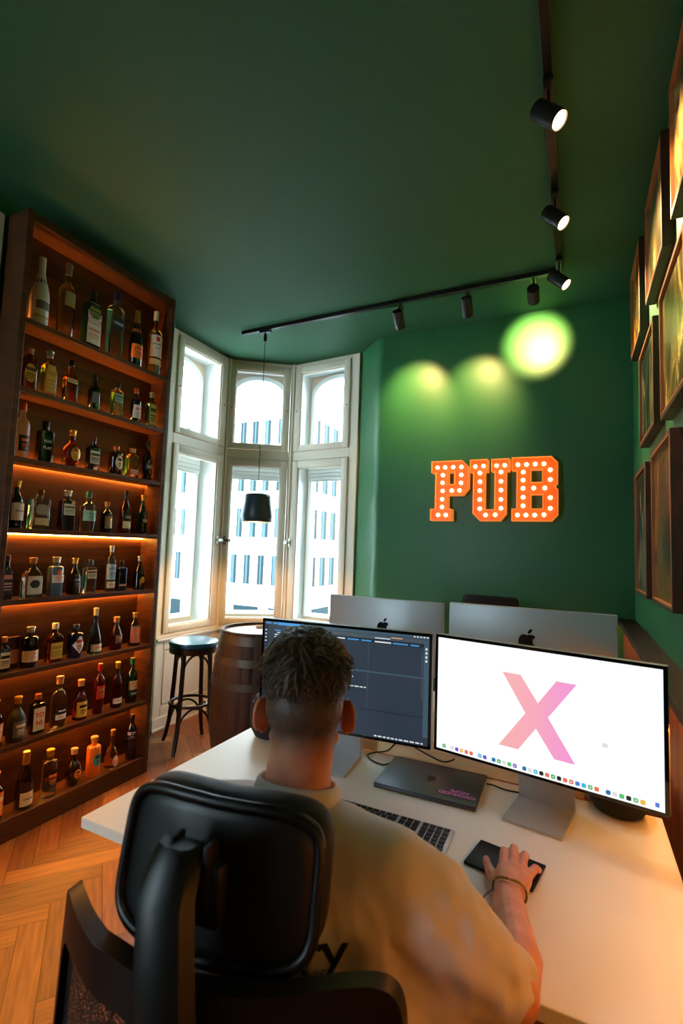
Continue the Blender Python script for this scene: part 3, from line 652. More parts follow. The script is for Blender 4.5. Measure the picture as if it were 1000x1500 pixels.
track_spot(-1.13, 3.15, (-1.16, 3.67, 2.68), 'left spotlight of the three aimed at the green back wall', 1, SPOT_BACK*.42, col=GRN, size=70)
track_spot(-.652, 3.15, (-.67, 3.67, 2.64), 'middle spotlight of the three aimed at the green back wall', 1, SPOT_BACK*.36, col=GRN, size=70)
track_spot(-.24, 3.15, (-.26, 3.67, 3.02), 'right spotlight of the three, over the brightest pool on the back wall', 1, SPOT_BACK*1.0, col=GRN, size=62)
track_spot(-.09, 1.83, (.34, 1.70, 2.6), 'largest lit spotlight near the top of the side rail', 1, SPOT_RIGHT)
track_spot(-.09, 2.44, (.34, 2.30, 2.6), 'middle lit spotlight halfway along the side rail', 1, SPOT_RIGHT)
track_spot(-.09, 3.03, (.34, 2.92, 2.65), 'lit spotlight at the corner where the two rails meet', 1, SPOT_RIGHT)
track_spot(-.09, .95, (.34, .9, 2.4), 'lit spotlight on the side rail just above the viewer', 1, SPOT_RIGHT*.15)

track_spot(-.09, -.25, (-2.05, 1.05, 0), 'added unseen spotlight on the side rail behind the viewer, turns the parquet orange', 1, 75, col=(1, .44, .11), size=42)  # extra lamp out of view, added to give the floor its orange light

# ------------------------------------------------------------------ pendant lamp
pn = thing('pendant_lamp', 'dark grey drum pendant lamp hanging on a thin wire before the windows', 'pendant lamp', (-2.30, 3.15, H-.03))
px, py = -2.298, 3.213
px, py = -2.27, 3.15
bm = B(); box(bm, (px-.05, py-.017, H-.048), (px+.05, py+.017, H-.0302), .002); lathe(bm, [(.012, 0), (.014, .02), (.014, .06), (.005, .075)], (px, py, H-.123), 16); obj('adapter', bm, M_BLK, pn, world=True)
obj('wire', tube(B(), [(px, py, H-.12), (px, py, 1.88)], .0028), M_BLK, pn, world=True)
M_SH = mat('petrol grey shade', (40, 62, 70), .38); M_SHI = mat('copper shade inside', (226, 160, 120), .4)
bm = B(); lathe(bm, [(.004, .222), (.085, .222), (.098, .214), (.106, .19), (.128, .045), (.126, .03), (.117, .002), (.113, .0), (.111, .004), (.121, .04), (.100, .185), (.085, .208), (.004, .210)], (px, py, 1.662), 48)
obj('shade', bm, M_SH, pn, world=True, smooth=True)
bm = B(); lathe(bm, [(.1165, .0005), (.1170, .008), (.1200, .03), (.0990, .183), (.0985, .183), (.119, .03), (.1155, .0005)], (px, py, 1.6605), 48, cap=False)
obj('inner_lining', bm, M_SHI, pn, world=True, smooth=True)
bm = ellipsoid((px, py, 1.79), (.03, .03, .042)); obj('bulb', bm, mat('pendant bulb', (255, 225, 190), .3, emit=(1, .6, .25), es=4), pn, world=True, smooth='all')
l = spot('pendant_glow', (px, py, 1.735), (px, py, 0), 22, (1, .55, .2), 150, .5, .03); l.parent = pn; l.matrix_parent_inverse = Matrix.Translation((2.30, -3.15, -(H-.03)))

# ------------------------------------------------------------------ framed pictures on the right wall
M_FR = wood('dark picture frame', (44, 22, 12), (78, 42, 24), (6, 6, 3), .4); M_FRE = mat('frame inner bevel', (150, 96, 56), .4)
def art_mat(name, c1, c2, c3, sc, seed):
    m = mat(name, c1, .22); nt = m.node_tree; b = nt.nodes['Principled BSDF']; b.inputs['Coat Weight'].default_value = .3
    t = nt.nodes.new('ShaderNodeTexCoord'); mp = nt.nodes.new('ShaderNodeMapping'); mp.inputs['Location'].default_value = (seed, seed*.7, seed*1.3); mp.inputs['Scale'].default_value = (1, 2.4, .9)
    n = nt.nodes.new('ShaderNodeTexNoise'); n.inputs['Scale'].default_value = sc; n.inputs['Detail'].default_value = 5; n.inputs['Distortion'].default_value = 1.2
    r = ramp(nt, [(.38, c1), (.52, c2), (.62, c3), (.66, c1)])
    nt.links.new(t.outputs['Object'], mp.inputs[0]); nt.links.new(mp.outputs[0], n.inputs['Vector']); nt.links.new(n.outputs['Fac'], r.inputs[0]); nt.links.new(r.outputs[0], b.inputs['Base Color'])
    return m
ART = [art_mat('painting tones %s' % s, *c) for s, c in zip('abcdefg', [
 ((34, 40, 24), (70, 58, 28), (226, 150, 40), 2.6, 1), ((46, 50, 30), (92, 78, 46), (196, 150, 90), 2.0, 4), ((24, 34, 26), (40, 50, 34), (110, 120, 90), 2.4, 7),
 ((44, 44, 24), (96, 84, 40), (206, 180, 96), 2.4, 11), ((14, 26, 20), (30, 42, 30), (160, 150, 110), 2.6, 15), ((30, 36, 24), (110, 78, 30), (150, 108, 44), 1.6, 19), ((40, 36, 24), (90, 70, 40), (180, 140, 80), 2.2, 23)])]
for (y0, y1, z0, z1, art, lab) in [
 (2.855, 3.30, 2.655, 3.17, 0, 'framed dark painting with a bright golden streak, nearest the room corner in the upper row'),
 (2.120, 2.615, 2.675, 3.15, 1, 'large framed painting in olive and pale pink tones in the middle of the upper row'),
 (1.440, 1.935, 2.66, 3.15, 6, 'framed painting cut by the picture edge at the top right'),
 (2.400, 2.912, 2.05, 2.53, 2, 'framed very dark green painting in the middle row, below the golden streak one'),
 (1.720, 2.225, 2.02, 2.525, 3, 'framed painting with yellow marks at the right edge of the middle row'),
 (2.705, 3.20, 1.29, 1.945, 4, 'tall framed dark painting in the lowest row nearest the room corner'),
 (2.020, 2.515, 1.295, 1.945, 5, 'tall framed painting with an amber glow in the lowest row at the picture edge')]:
    f = thing('framed_picture', lab, 'framed picture', (XR, (y0+y1)/2, z0), group='framed paintings on the right wall')
    bm = B(); wd = .014; x0, x1 = XR-.042, XR-.001
    for q in (((x0, y0, z0), (x1, y0+wd, z1)), ((x0, y1-wd, z0), (x1, y1, z1)), ((x0, y0+wd, z0), (x1, y1-wd, z0+wd)), ((x0, y0+wd, z1-wd), (x1, y1-wd, z1))): box(bm, *q, .0015, seg=1)
    obj('frame', bm, M_FR, f, world=True)
    bm = B(); a, b_ = wd, wd+.006; xa, xb = XR-.0425, XR-.030
    for q in (((xa, y0+a, z0+a), (xb, y0+b_, z1-a)), ((xa, y1-b_, z0+a), (xb, y1-a, z1-a)), ((xa, y0+b_, z0+a), (xb, y1-b_, z0+b_)), ((xa, y0+b_, z1-b_), (xb, y1-b_, z1-a))): box(bm, *q)
    obj('bevel', bm, M_FRE, f, world=True)
    obj('canvas', box(B(), (XR-.032, y0+b_, z0+b_), (XR-.026, y1-b_, z1-b_)), ART[art], f, world=True)

# ------------------------------------------------------------------ bar stool and barrel
M_BENT = wood('dark bentwood', (30, 14, 10), (58, 28, 18), (6, 6, 1.5), .3, coat=.3); M_SEAT = mat('petrol leather', (22, 84, 116), .35, coat=.4)
sx, sy = -2.56, 2.84; sz = .775
st = thing('bar_stool', 'dark bentwood bar stool with round blue leather seat beside the barrel', 'stool', (sx, sy, 0))
obj('seat', lathe(B(), [(.150, 0), (.172, .006), (.178, .022), (.172, .040), (.14, .050), (.06, .055), (.001, .056)], (sx, sy, sz-.056), 40), M_SEAT, st, world=True, smooth=True)
obj('seat_ring', lathe(B(), [(.140, 0), (.168, .0), (.172, .006), (.172, .038), (.165, .042), (.14, .042)], (sx, sy, sz-.096), 40), M_BENT, st, world=True, smooth=True)
az = [math.atan2(b, a) for a, b in ((-.23, -.03), (.06, -.21), (-.06, .21), (.23, .03))]
for a in az:
    prf = [(.140, sz-.062), (.146, .62), (.155, .45), (.165, .30), (.180, .16), (.205, .05), (.222, 0.006)]
    obj('leg', tube(B(), [(sx+r*cos(a), sy+r*sin(a), z) for r, z in prf], [.0165, .0165, .0165, .0165, .016, .0145, .013], 12), M_BENT, st, world=True, smooth=True)
obj('foot_ring', tube(B(), [(sx+.148*cos(2*pi*k/40), sy+.148*sin(2*pi*k/40), .315) for k in range(40)], .0105, 10, closed=True), M_BENT, st, world=True, smooth=True)
sa = sorted(a % (2*pi) for a in az)
for zt, zl, rr_ in ((sz-.10, .56, .148), (.298, .19, .165)):
    for k in range(4):
        a0, a1 = sa[k], sa[(k+1) % 4]+(2*pi if k == 3 else 0)
        pts = []
        for j in range(13):
            f = j/12; a = a0+(a1-a0)*f; chord = Vector((cos(a0), sin(a0)))*(1-f)*rr_+Vector((cos(a1), sin(a1)))*f*rr_
            z = zl+(zt-zl)*sin(pi*f)**.6; pts.append((sx+chord.x, sy+chord.y, z))
        obj('brace', tube(B(), pts, .0085, 8), M_BENT, st, world=True, smooth=True)
cx, cy = -1.92, 2.76; BH = .925
M_STAVE = wood('old oak staves', (34, 20, 14), (70, 40, 26), (5, 5, .5), .6)
br = thing('barrel', 'old dark oak wine barrel with grey metal hoops standing below the windows', 'barrel', (cx, cy, 0))
bm = B(); Nst = 26
prf = [(.250+.055*sin(pi*z/BH), z) for z in [BH*k/16 for k in range(17)]]
t_ = bmesh.new(); rs = []
for r, z in prf:
    rg = []
    for k in range(Nst):
        for da, dr in ((-.11, -.0035), (-.09, 0), (0, .001), (.09, 0)):
            a = 2*pi*k/Nst+da*1.05; rg.append((cx+(r+dr)*cos(a), cy+(r+dr)*sin(a), z))
    rs.append(rg)
rings(t_, rs, cap=False); merge(bm, t_)
lathe(bm, [(.236, BH-.001), (.252, BH), (.254, BH-.004)], (cx, cy, 0), 52, cap=False); lathe(bm, [(.236, BH), (.232, BH-.025)], (cx, cy, 0), 52, cap=False); lathe(bm, [(.01, .02), (.235, .02)], (cx, cy, 0), 40, cap=False)
obj('staves', bm, M_STAVE, br, world=True, smooth=True)
obj('head', lathe(B(), [(.001, -.02), (.234, -.02), (.234, -.006), (.001, -.006)], (cx, cy, BH-.012), 48, cap=False), wood('barrel head oak', (100, 92, 88), (142, 132, 126), (1, 8, 8), .4), br, world=True)
M_HOOP = mat('hoop steel', (84, 74, 68), .45, .8, bump=(30, .1))
for z0, z1 in ((.02, .075), (.16, .205), (.30, .345), (.585, .63), (.725, .77), (.85, .905)):
    r0 = .250+.055*sin(pi*z0/BH)+.0015; r1 = .250+.055*sin(pi*z1/BH)+.0015
    obj('hoop', lathe(B(), [(r0, z0), (r0+.003, z0), (r1+.003, z1), (r1, z1)], (cx, cy, 0), 64, cap=False), M_HOOP, br, world=True, smooth=True)
cst = thing('coaster', 'small round pale dish lying on top of the barrel', 'dish', (-2.035, 2.925, BH-.018))
cst.location = (-1.99, 2.86, BH-.018); XF[cst.name] = Matrix.Translation((1.99, -2.86, -BH+.018))
obj('plate', lathe(B(), [(.001, .0002), (.028, .0002), (.032, .012), (.030, .016), (.026, .008), (.001, .007)], n=28), mat('pale ceramic', (214, 206, 190), .35), cst, smooth=True)

# ------------------------------------------------------------------ desks
M_DESK = mat('white laminate', (232, 232, 230), .38); M_LEG = mat('light grey powder coat', (196, 198, 200), .4)
def desk(name, label, x0, x1, y0, y1):
    d = thing(name, label, 'desk', ((x0+x1)/2, (y0+y1)/2, 0))
    obj('desktop', box(B(), (x0, y0, .712), (x1, y1, .74), .002), M_DESK, d, world=True)
    for x in (x0+.14, x1-.14):
        obj('leg', box(box(B(), (x-.035, (y0+y1)/2-.025, .02), (x+.035, (y0+y1)/2+.025, .68), .003), (x-.03, y0+.08, .68), (x+.03, y1-.08, .711), .003), M_LEG, d, world=True)
        obj('foot', box(B(), (x-.035, y0+.06, 0), (x+.035, y1-.06, .025), .005), M_LEG, d, world=True)
    obj('crossbar', box(B(), (x0+.17, (y0+y1)/2-.02, .63), (x1-.17, (y0+y1)/2+.02, .67), .002), M_LEG, d, world=True)
desk('desk', 'white desk in the foreground with two lit monitors, laptop and keyboard on it', -1.192, .220, .928, 1.716)
desk('desk', 'white desk behind the foreground one, carrying the monitors seen from the back', -1.28, .215, 1.80, 2.60)
cb = thing('cable_box', 'pale wooden cable channel lying along the gap between the two desks', 'cable channel', (-.40, 1.755, .74))
bm = B(); box(bm, (-.80, 1.722, .7402), (.02, 1.728, .782), .001); box(bm, (-.80, 1.796, .7402), (.02, 1.802, .782), .001); box(bm, (-.80, 1.729, .7402), (.02, 1.795, .746))
for x in (-.80, -.56, -.30, -.06): box(bm, (x, 1.7285, .746), (x+.012, 1.7955, .782))
obj('channel', bm, M_PALEW, cb, world=True)
bm = B(); box(bm, (-.785, 1.722, .7822), (-.572, 1.802, .789), .001); box(bm, (-.545, 1.722, .7822), (-.02, 1.802, .789), .001)
obj('lid', bm, M_PALEW, cb, world=True)

# ------------------------------------------------------------------ monitors
M_ALU = mat('silver aluminium', (178, 184, 190), .42, .35); M_BEZ = mat('black bezel glass', (6, 6, 7), .08, coat=.4)
M_EMB = mat('black emblem', (12, 12, 13), .15)
def apple_poly(s):
    """fruit emblem outline: body with bite, and leaf"""
    body = [(0, .34), (.10, .37), (.24, .36), (.34, .28), (.26, .20), (.22, .08), (.25, -.05), (.37, -.14), (.31, -.28), (.21, -.42), (.11, -.46), (0, -.42), (-.11, -.46), (-.22, -.41), (-.33, -.25), (-.39, -.05), (-.38, .15), (-.28, .32), (-.15, .37), (-.06, .35)]
    leaf = [(.01, .42), (.03, .52), (.10, .60), (.20, .64), (.20, .56), (.15, .47), (.08, .42)]
    def dense(L):
        o = []
        n = len(L)
        for i in range(n):
            p0, p1, p2, p3 = [Vector(L[(i+k-1) % n]) for k in range(4)]
            for t in (0, .33, .66): o.append(tuple(.5*((2*p1)+(-p0+p2)*t+(2*p0-5*p1+4*p2-p3)*t*t+(-p0+3*p1-3*p2+p3)*t**3)*s))
        return o
    return dense(body), dense(leaf)
def emblem_bm(s, th=.0008):
    bm = B(); a, b = apple_poly(s)
    prism(bm, a, 0, th); prism(bm, b, 0, th); return bm
SCR = .47   # screens are dimmer than the exposure-lifted room
def emis(name, rgb, k): return mat(name, (6, 6, 7), .25, emit=lin(rgb), es=k*SCR)
def monitor(name, label, cx, cy, yaw, zb, W=.623, Hh=.362, facing=1, base_dx=0, content=None, group=None, em_z=.53):
    """local frame: x right, y = depth away from the viewer of the screen, z up from the desk top; screen faces -y"""
    o = thing(name, label, 'monitor', (cx, cy, .7402), yaw, group)
    z0 = zb-.7402
    bm = box(B(), (-W/2, .003, z0), (W/2, .021, z0+Hh), .004); obj('housing', bm, M_ALU, o, smooth=True)
    bm = box(B(), (-W/2+.0015, -.001, z0+.0015), (W/2-.0015, .0035, z0+Hh-.0015), .001, seg=1); obj('bezel', bm, M_BEZ, o)
    if content: content(o, W, Hh, z0)
    st = B(); wb = .078; ys = .118
    prof = [(-.050, .0), (ys+.002, .0), (ys+.010, .008), (.075, z0+.17), (.021, z0+.18), (.021, z0+.165), (.066, z0+.155), (ys-.004, .0125), (ys-.010, .007), (-.050, .007)]
    t = bmesh.new(); a = [t.verts.new((base_dx-wb, y, z)) for y, z in prof]; b = [t.verts.new((base_dx+wb, y, z)) for y, z in prof]
    t.faces.new(a); t.faces.new(list(reversed(b)))
    for i in range(len(prof)): t.faces.new((a[i], b[i], b[(i+1) % len(prof)], a[(i+1) % len(prof)]))
    bmesh.ops.recalc_face_normals(t, faces=t.faces); merge(st, t)
    obj('stand', st, M_ALU, o, smooth=True)
    em = emblem_bm(.085); bmesh.ops.transform(em, matrix=Matrix(((-1, 0, 0, 0), (0, 0, 1, .0213), (0, 1, 0, z0+Hh*em_z), (0, 0, 0, 1))), verts=em.verts)
    obj('emblem', em, M_EMB, o)
    return o
def quad(bm, W, Hh, z0, u0, v0, u1, v1, mi, off=.0012):
    vs = [bm.verts.new((-W/2+W*u, -off, z0+Hh*v)) for u, v in ((u0, v0), (u1, v0), (u1, v1), (u0, v1))]
    f = bm.faces.new(vs); f.material_index = mi; return f
def content_code(o, W, Hh, z0):
    bm = B(); q = lambda *a, off=.0016: quad(bm, W, Hh, z0, *a, off=off); rnd = random.Random(4)
    mats = [emis('editor background', (46, 58, 72), .9), emis('editor line', (62, 84, 100), 1), emis('editor text', (224, 232, 236), .95), emis('editor blue', (70, 150, 215), 1), emis('editor bar', (74, 86, 94), .9), emis('editor dark', (32, 42, 54), .9), emis('editor warm text', (214, 170, 130), .9)]
    quad(bm, W, Hh, z0, .018, .028, .982, .972, 0)
    q(.018, .945, .982, .972, 1); q(.03, .952, .06, .966, 3, off=.002); q(.075, .952, .10, .966, 3, off=.002); q(.105, .945, .28, .972, 3, off=.0018)
    q(.018, .10, .040, .94, 5); q(.955, .10, .982, .94, 1)
    q(.16, .905, .955, .94, 4); q(.16, .87, .955, .903, 5)
    q(.20, .918, .32, .928, 5, off=.002); q(.06, .70, .155, .712, 1)
    for (a, b, c) in ((.22, .27, 2), (.285, .35, 2), (.355, .41, 2), (.43, .52, 2), (.535, .60, 3), (.615, .67, 3), (.69, .78, 2), (.79, .87, 3), (.885, .93, 3)): q(a, .876, b, .888, c, off=.0022)
    q(.69, .912, .775, .92, 2, off=.002); q(.78, .925, .84, .935, 6, off=.002)
    for k in range(5): q(.90+k*.017, .955, .91+k*.017, .966, 2, off=.002)
    for k in range(4): q(.963, .85-k*.035, .973, .87-k*.035, 2, off=.002)
    for k in range(12):
        z = .90-k*.021; ind = rnd.choice((.0, .008, .016)); q(.085+ind, z-.012, .085+ind+.03+rnd.random()*.03, z-.003, 2 if k % 4 else 3, off=.002)
    for k in range(16): q(.024, .88-k*.035, .034, .892-k*.035, 2 if k < 4 else 1, off=.002)
    q(.16, .597, .955, .612, 1); q(.045, .262, .955, .270, 5); q(.655, .27, .658, .87, 1); q(.17, .30, .172, .87, 1)
    for (z, a, b, c) in ((.83, .20, .30, 2), (.80, .22, .42, 3), (.77, .22, .36, 2), (.74, .24, .48, 6), (.71, .24, .38, 2), (.66, .20, .33, 3), (.596, .50, .575, 2), (.543, .50, .578, 2), (.458, .50, .648, 2), (.50, .22, .34, 2), (.42, .20, .30, 3), (.38, .22, .40, 2), (.34, .20, .26, 2)):
        x = a
        while x < b: e = min(b, x+.012+rnd.random()*.03); q(x, z-.005, e, z+.005, c, off=.0022); x = e+.006
    q(.945, .42, .950, .84, 4, off=.002)
    x = .70
    while x < .965: e = x+.01+rnd.random()*.015; q(x, .040, e, .052, 2, off=.002); x = e+.007
    obj('screen', bm, mats, o)
def content_x(o, W, Hh, z0):
    bm = B(); rnd = random.Random(9)
    m = mat('pink letter glow', (240, 160, 180), .4); nt = m.node_tree; b = nt.nodes['Principled BSDF']
    t = nt.nodes.new('ShaderNodeTexCoord'); sp = nt.nodes.new('ShaderNodeSeparateXYZ'); nt.links.new(t.outputs['Object'], sp.inputs[0])
    mr = nt.nodes.new('ShaderNodeMapRange'); mr.inputs['From Min'].default_value = -.12; mr.inputs['From Max'].default_value = .11; nt.links.new(sp.outputs[0], mr.inputs[0])
    r = ramp(nt, [(0, (244, 178, 172)), (.45, (246, 170, 184)), (1, (240, 150, 218))]); nt.links.new(mr.outputs[0], r.inputs[0])
    nt.links.new(r.outputs[0], b.inputs['Emission Color']); b.inputs['Emission Strength'].default_value = 1.04*SCR; b.inputs['Base Color'].default_value = (.02, .02, .02, 1)
    cols = [(60, 190, 235), (90, 200, 120), (240, 120, 90), (80, 130, 230), (250, 190, 70), (120, 90, 220), (30, 34, 44), (50, 190, 90), (40, 120, 180), (230, 230, 232)]
    mats = [emis('white screen', (246, 250, 248), 1.12), m] + [emis('icon %s' % 'abcdefghij'[i], c, .95) for i, c in enumerate(cols)]
    quad(bm, W, Hh, z0, .018, .028, .982, .972, 0)
    X = [(.347, .770), (.430, .770), (.507, .576), (.585, .768), (.667, .768), (.550, .484), (.661, .188), (.577, .188), (.499, .383), (.421, .190), (.332, .190), (.453, .480)]
    vs = [bm.verts.new((-W/2+W*u, -.0018, z0+Hh*v)) for u, v in X]; f = bm.faces.new(list(reversed(vs))); f.material_index = 1
    f.normal_update()
    x = .05
    for k in range(32):
        if k in (1, 6, 8, 13, 26): x += .018
        s = .018; mi = 2+rnd.randrange(len(cols))
        ring = [bm.verts.new((-W/2+W*(x+s/2+s/2*1.0*math.copysign(abs(cos(a))**.5, cos(a))), -.0016, z0+Hh*(.058+s*.86*math.copysign(abs(sin(a))**.5, sin(a))))) for a in [2*pi*(j+.5)/16 for j in range(16)]]
        f = bm.faces.new(ring); f.material_index = mi
        if k % 3 == 0:
            rg = [bm.verts.new((-W/2+W*(x+s/2+s*.22*cos(a)), -.0019, z0+Hh*(.058+s*.38*sin(a)))) for a in [2*pi*j/10 for j in range(10)]]; f = bm.faces.new(rg); f.material_index = 11
        x += .0245
    quad(bm, W, Hh, z0, .765, .362, .785, .392, 11, off=.0016); quad(bm, W, Hh, z0, .950, .052, .964, .082, 5, off=.0016)
    bmesh.ops.recalc_face_normals(bm, faces=bm.faces)
    obj('screen', bm, mats, o)
monitor('monitor', 'left foreground monitor showing a dark code editor, half hidden by the man', -.7225, 1.5250, R(4.78), .8545, base_dx=-.035, content=content_code)
monitor('monitor', 'right foreground monitor with white screen and a large pink X', -.1020, 1.5120, R(-10.17), .8545, content=content_x)
monitor('monitor', 'left monitor on the rear desk, its silver back facing the viewer', -.892, 2.395, R(180), .867, em_z=.58)
monitor('monitor', 'right monitor on the rear desk, silver back facing the viewer, tinted warm', -.174, 2.10, R(180), .905, em_z=.63)

# ------------------------------------------------------------------ laptop, keyboard, trackpad, speakers, cables
M_SPG = mat('space grey aluminium', (84, 88, 94), .36, .8)
lx, ly, lr = -.4175, 1.585, R(1.2)
lp_ = thing('laptop', 'closed dark grey laptop with a purple sticker between the two monitors', 'laptop', (lx, ly, .7402), lr)
obj('base', box(B(), (-.156, -.1105, .001), (.156, .1105, .010), .003), M_SPG, lp_, smooth=True)
obj('lid', box(B(), (-.156, -.1105, .0105), (.156, .1105, .0158), .0022), M_SPG, lp_, smooth=True)
em = emblem_bm(.036); bmesh.ops.transform(em, matrix=Matrix.Translation((0, .002, .0158)) @ Matrix.Rotation(R(180), 4, 'Z'), verts=em.verts); obj('emblem', em, M_EMB, lp_)
sk = B(); mp_ = mat('sticker purple', (70, 30, 84), .4); mpk = mat('sticker pink', (226, 140, 190), .4)
prism(sk, [(.045, -.083), (.143, -.083), (.143, -.038), (.125, -.030), (.055, -.034)], .0158, .0162)
for s, x, y in (('CXCNUOD', .094, -.068), ('NOPE', .098, -.047)):
    tb = text_bm(s, .021, .0002, bold=.0004); bmesh.ops.transform(tb, matrix=Matrix.Translation((x, y, .0164)) @ Matrix.Rotation(R(180), 4, 'Z'), verts=tb.verts); merge(sk, tb, 1)
obj('sticker', sk, [mp_, mpk], lp_)
M_KEY = mat('black key', (22, 23, 25), .5); kx, ky = -.498, 1.288
kb = thing('keyboard', 'silver full size keyboard with black keys in front of the man', 'keyboard', (kx, ky, .7402), R(.5))
bm = B(); box(bm, (-.2095, -.0575, .001), (.2095, .0575, .008), .003); obj('plate', bm, M_ALU, kb, smooth=True)
rowsk = [(.046, .0115, [1.0]*14+[0, 1, 1, 1, 0, 1, 1, 1, 1]), (.028, .0155, [1]*13+[1.55]+[0, 1, 1, 1, 0, 1, 1, 1, 1]), (.009, .0155, [1.55]+[1]*13+[0, 1, 1, 1, 0, 1, 1, 1, 1]),
         (-.010, .0155, [1.8]+[1]*11+[1.85]+[0, -1, -1, -1, 0, 1, 1, 1, 1]), (-.029, .0155, [2.4]+[1]*10+[2.4]+[0, -1, 1, -1, 0, 1, 1, 1, 1]), (-.047, .0155, [1.2, 1.2, 1.2, 5.6, 1.2, 1.2, 1.2]+[0, 1, 1, 1, 0, 2.1, 1, 1])]
nk = 0
for (yy, hh, ws) in rowsk:
    main = [w_ for w_ in ws]; cut = main.index(0); mw = sum(main[:cut]); unit = .262/mw if mw else 0; x = -.2045
    for w_ in main[:cut]:
        k = box(B(), (x+.0012, yy-hh/2, .008), (x+w_*unit-.0012, yy+hh/2, .0102), .0008, seg=1); obj('key', k, M_KEY, kb); x += w_*unit
    rest = main[cut:]; x = -.2045+.262+.006; first = True
    for w_ in rest[1:]:
        if w_ == 0: x += .006; continue
        u = .0187
        if w_ > 0: k = box(B(), (x+.0012, yy-hh/2, .008), (x+abs(w_)*u-.0012, yy+hh/2, .0102), .0008, seg=1); obj('key', k, M_KEY, kb)
        x += abs(w_)*u
tp = thing('trackpad', 'black rectangular trackpad under the right hand of the man', 'trackpad', (-.1545, 1.272, .7402), R(-11))
bm = B(); box(bm, (-.08, -.0575, .001), (.08, .0575, .0065), .003); obj('pad', bm, mat('black pad glass', (9, 10, 11), .45, spec=.2), tp, smooth=True)
M_SPK = mat('dark speaker mesh', (36, 34, 34), .8, bump=(900, .6))
def speaker(x, y, label):
    s = thing('smart_speaker', label, 'speaker', (x, y, .7402))
    obj('body', lathe(B(), [(.05, .0), (.066, .008), (.080, .035), (.085, .075), (.083, .115), (.070, .150), (.045, .166), (.001, .167)], n=48), M_SPK, s, smooth='all')
    obj('top_disc', lathe(B(), [(.042, .166), (.040, .170), (.001, .170)], n=40), M_BEZ, s, smooth=True)
speaker(.110, 1.700, 'round dark speaker half hidden behind the right foreground monitor')
speaker(-1.075, 1.655, 'round dark speaker left of the man behind the left foreground monitor')
M_CAB = mat('black cable', (12, 12, 12), .5)
def spline(P_, n=8):
    o = []
    P_ = [Vector(p) for p in P_]
    for i in range(len(P_)-1):
        p0, p1, p2, p3 = P_[max(i-1, 0)], P_[i], P_[i+1], P_[min(i+2, len(P_)-1)]
        for k in range(n):
            t = k/n; o.append(.5*((2*p1)+(-p0+p2)*t+(2*p0-5*p1+4*p2-p3)*t*t+(-p0+3*p1-3*p2+p3)*t**3))
    o.append(P_[-1]); return o
c1 = obj('cable', tube(B(), spline([(-.72, 1.80, .792), (-.66, 1.76, .793), (-.56, 1.735, .792), (-.46, 1.712, .772), (-.40, 1.712, .764), (-.34, 1.75, .793), (-.30, 1.80, .793)]), .0026, 8), M_CAB, smooth='all')
tag(c1, 'thin black cable arching behind the laptop over the wooden channel', 'cable')
c2 = obj('cable', tube(B(), spline([(-.575, 1.655, .7455), (-.60, 1.628, .7433), (-.645, 1.640, .7433), (-.675, 1.675, .7433), (-.66, 1.708, .7433), (-.615, 1.717, .756), (-.58, 1.719, .7933), (-.56, 1.75, .7935)]), .0026, 8), M_CAB, smooth='all')
tag(c2, 'black cable looping on the desk at the left rear corner of the laptop', 'cable')
c3 = obj('cable', tube(B(), spline([(-.258, 1.655, .7485), (-.235, 1.655, .7485), (-.20, 1.655, .7435), (-.15, 1.66, .7433), (-.10, 1.668, .7433), (-.06, 1.69, .7433)]), .0026, 8), M_CAB, smooth='all')
tag(c3, 'short black cable plugged into the right side of the laptop', 'cable')

# ------------------------------------------------------------------ far office chair
fc = thing('office_chair', 'black office chair whose top edge shows behind the rear desk', 'office chair', (-.48, 3.0, 0))
M_FAB = mat('black chair fabric', (16, 17, 19), .75, bump=(400, .2)); M_PLS = mat('black chair plastic', (14, 15, 17), .42)
bm = B()
box(bm, (-.65, 3.13, .62), (-.315, 3.175, 1.215), .03, seg=4); obj('backrest', bm, M_FAB, fc, world=True, smooth=True)
obj('seat', box(B(), (-.72, 2.72, .44), (-.24, 3.16, .50), .025, seg=3), M_FAB, fc, world=True, smooth=True)
def chair_base(c, x, y, top):
    obj('gas_column', lathe(B(), [(.03, .10), (.03, .25), (.018, .25), (.018, top)], (x, y, 0), 20), M_PLS, c, world=True)
    for k in range(5):
        a = 2*pi*k/5+.3; ex, ey = x+.30*cos(a), y+.30*sin(a)
        obj('base_arm', tube(B(), [(x, y, .12), (ex, ey, .085)], [.024, .014], 8), M_PLS, c, world=True)
        q = Matrix.Translation((ex, ey, .030)) @ Matrix.Rotation(a, 4, 'Z') @ Matrix.Rotation(R(90), 4, 'Y')
        w_ = B(); lathe(w_, [(.028, -.022), (.03, -.018), (.03, .018), (.028, .022)], n=20, m=q); tube(w_, [(ex, ey, .03), (ex, ey, .09)], .008)
        obj('caster', w_, M_PLS, c, world=True)
chair_base(fc, -.48, 2.94, .44)

# ------------------------------------------------------------------ the man at the desk
from mathutils.bvhtree import BVHTree
pr = thing('person', 'man with short brown hair and cream T-shirt working at the desk, seen from behind', 'person', (-.44, .74, 0))
HM = Matrix.Translation((-.443, .790, 1.200)) @ Matrix.Rotation(R(27), 4, 'Z') @ Matrix.Rotation(R(-7), 4, 'X')
hp = lambda x, y, z: tuple(HM @ Vector((x, y, z)))
HR = HM.to_3x3()
bm = B()
hull(bm, [(hp(0, -.004, .030), (.0715, .090, .088), HR), (hp(0, -.030, .0), (.068, .066, .068), HR)], sub=3)
hull(bm, [(hp(0, .035, .02), (.060, .048, .060), HR), (hp(0, .045, -.045), (.050, .042, .045), HR)])
hull(bm, [(hp(0, .062, -.098), (.022, .020, .016), HR), (hp(.050, .005, -.060), .014), (hp(-.050, .005, -.060), .014), (hp(0, .05, -.05), (.044, .035, .04), HR)])
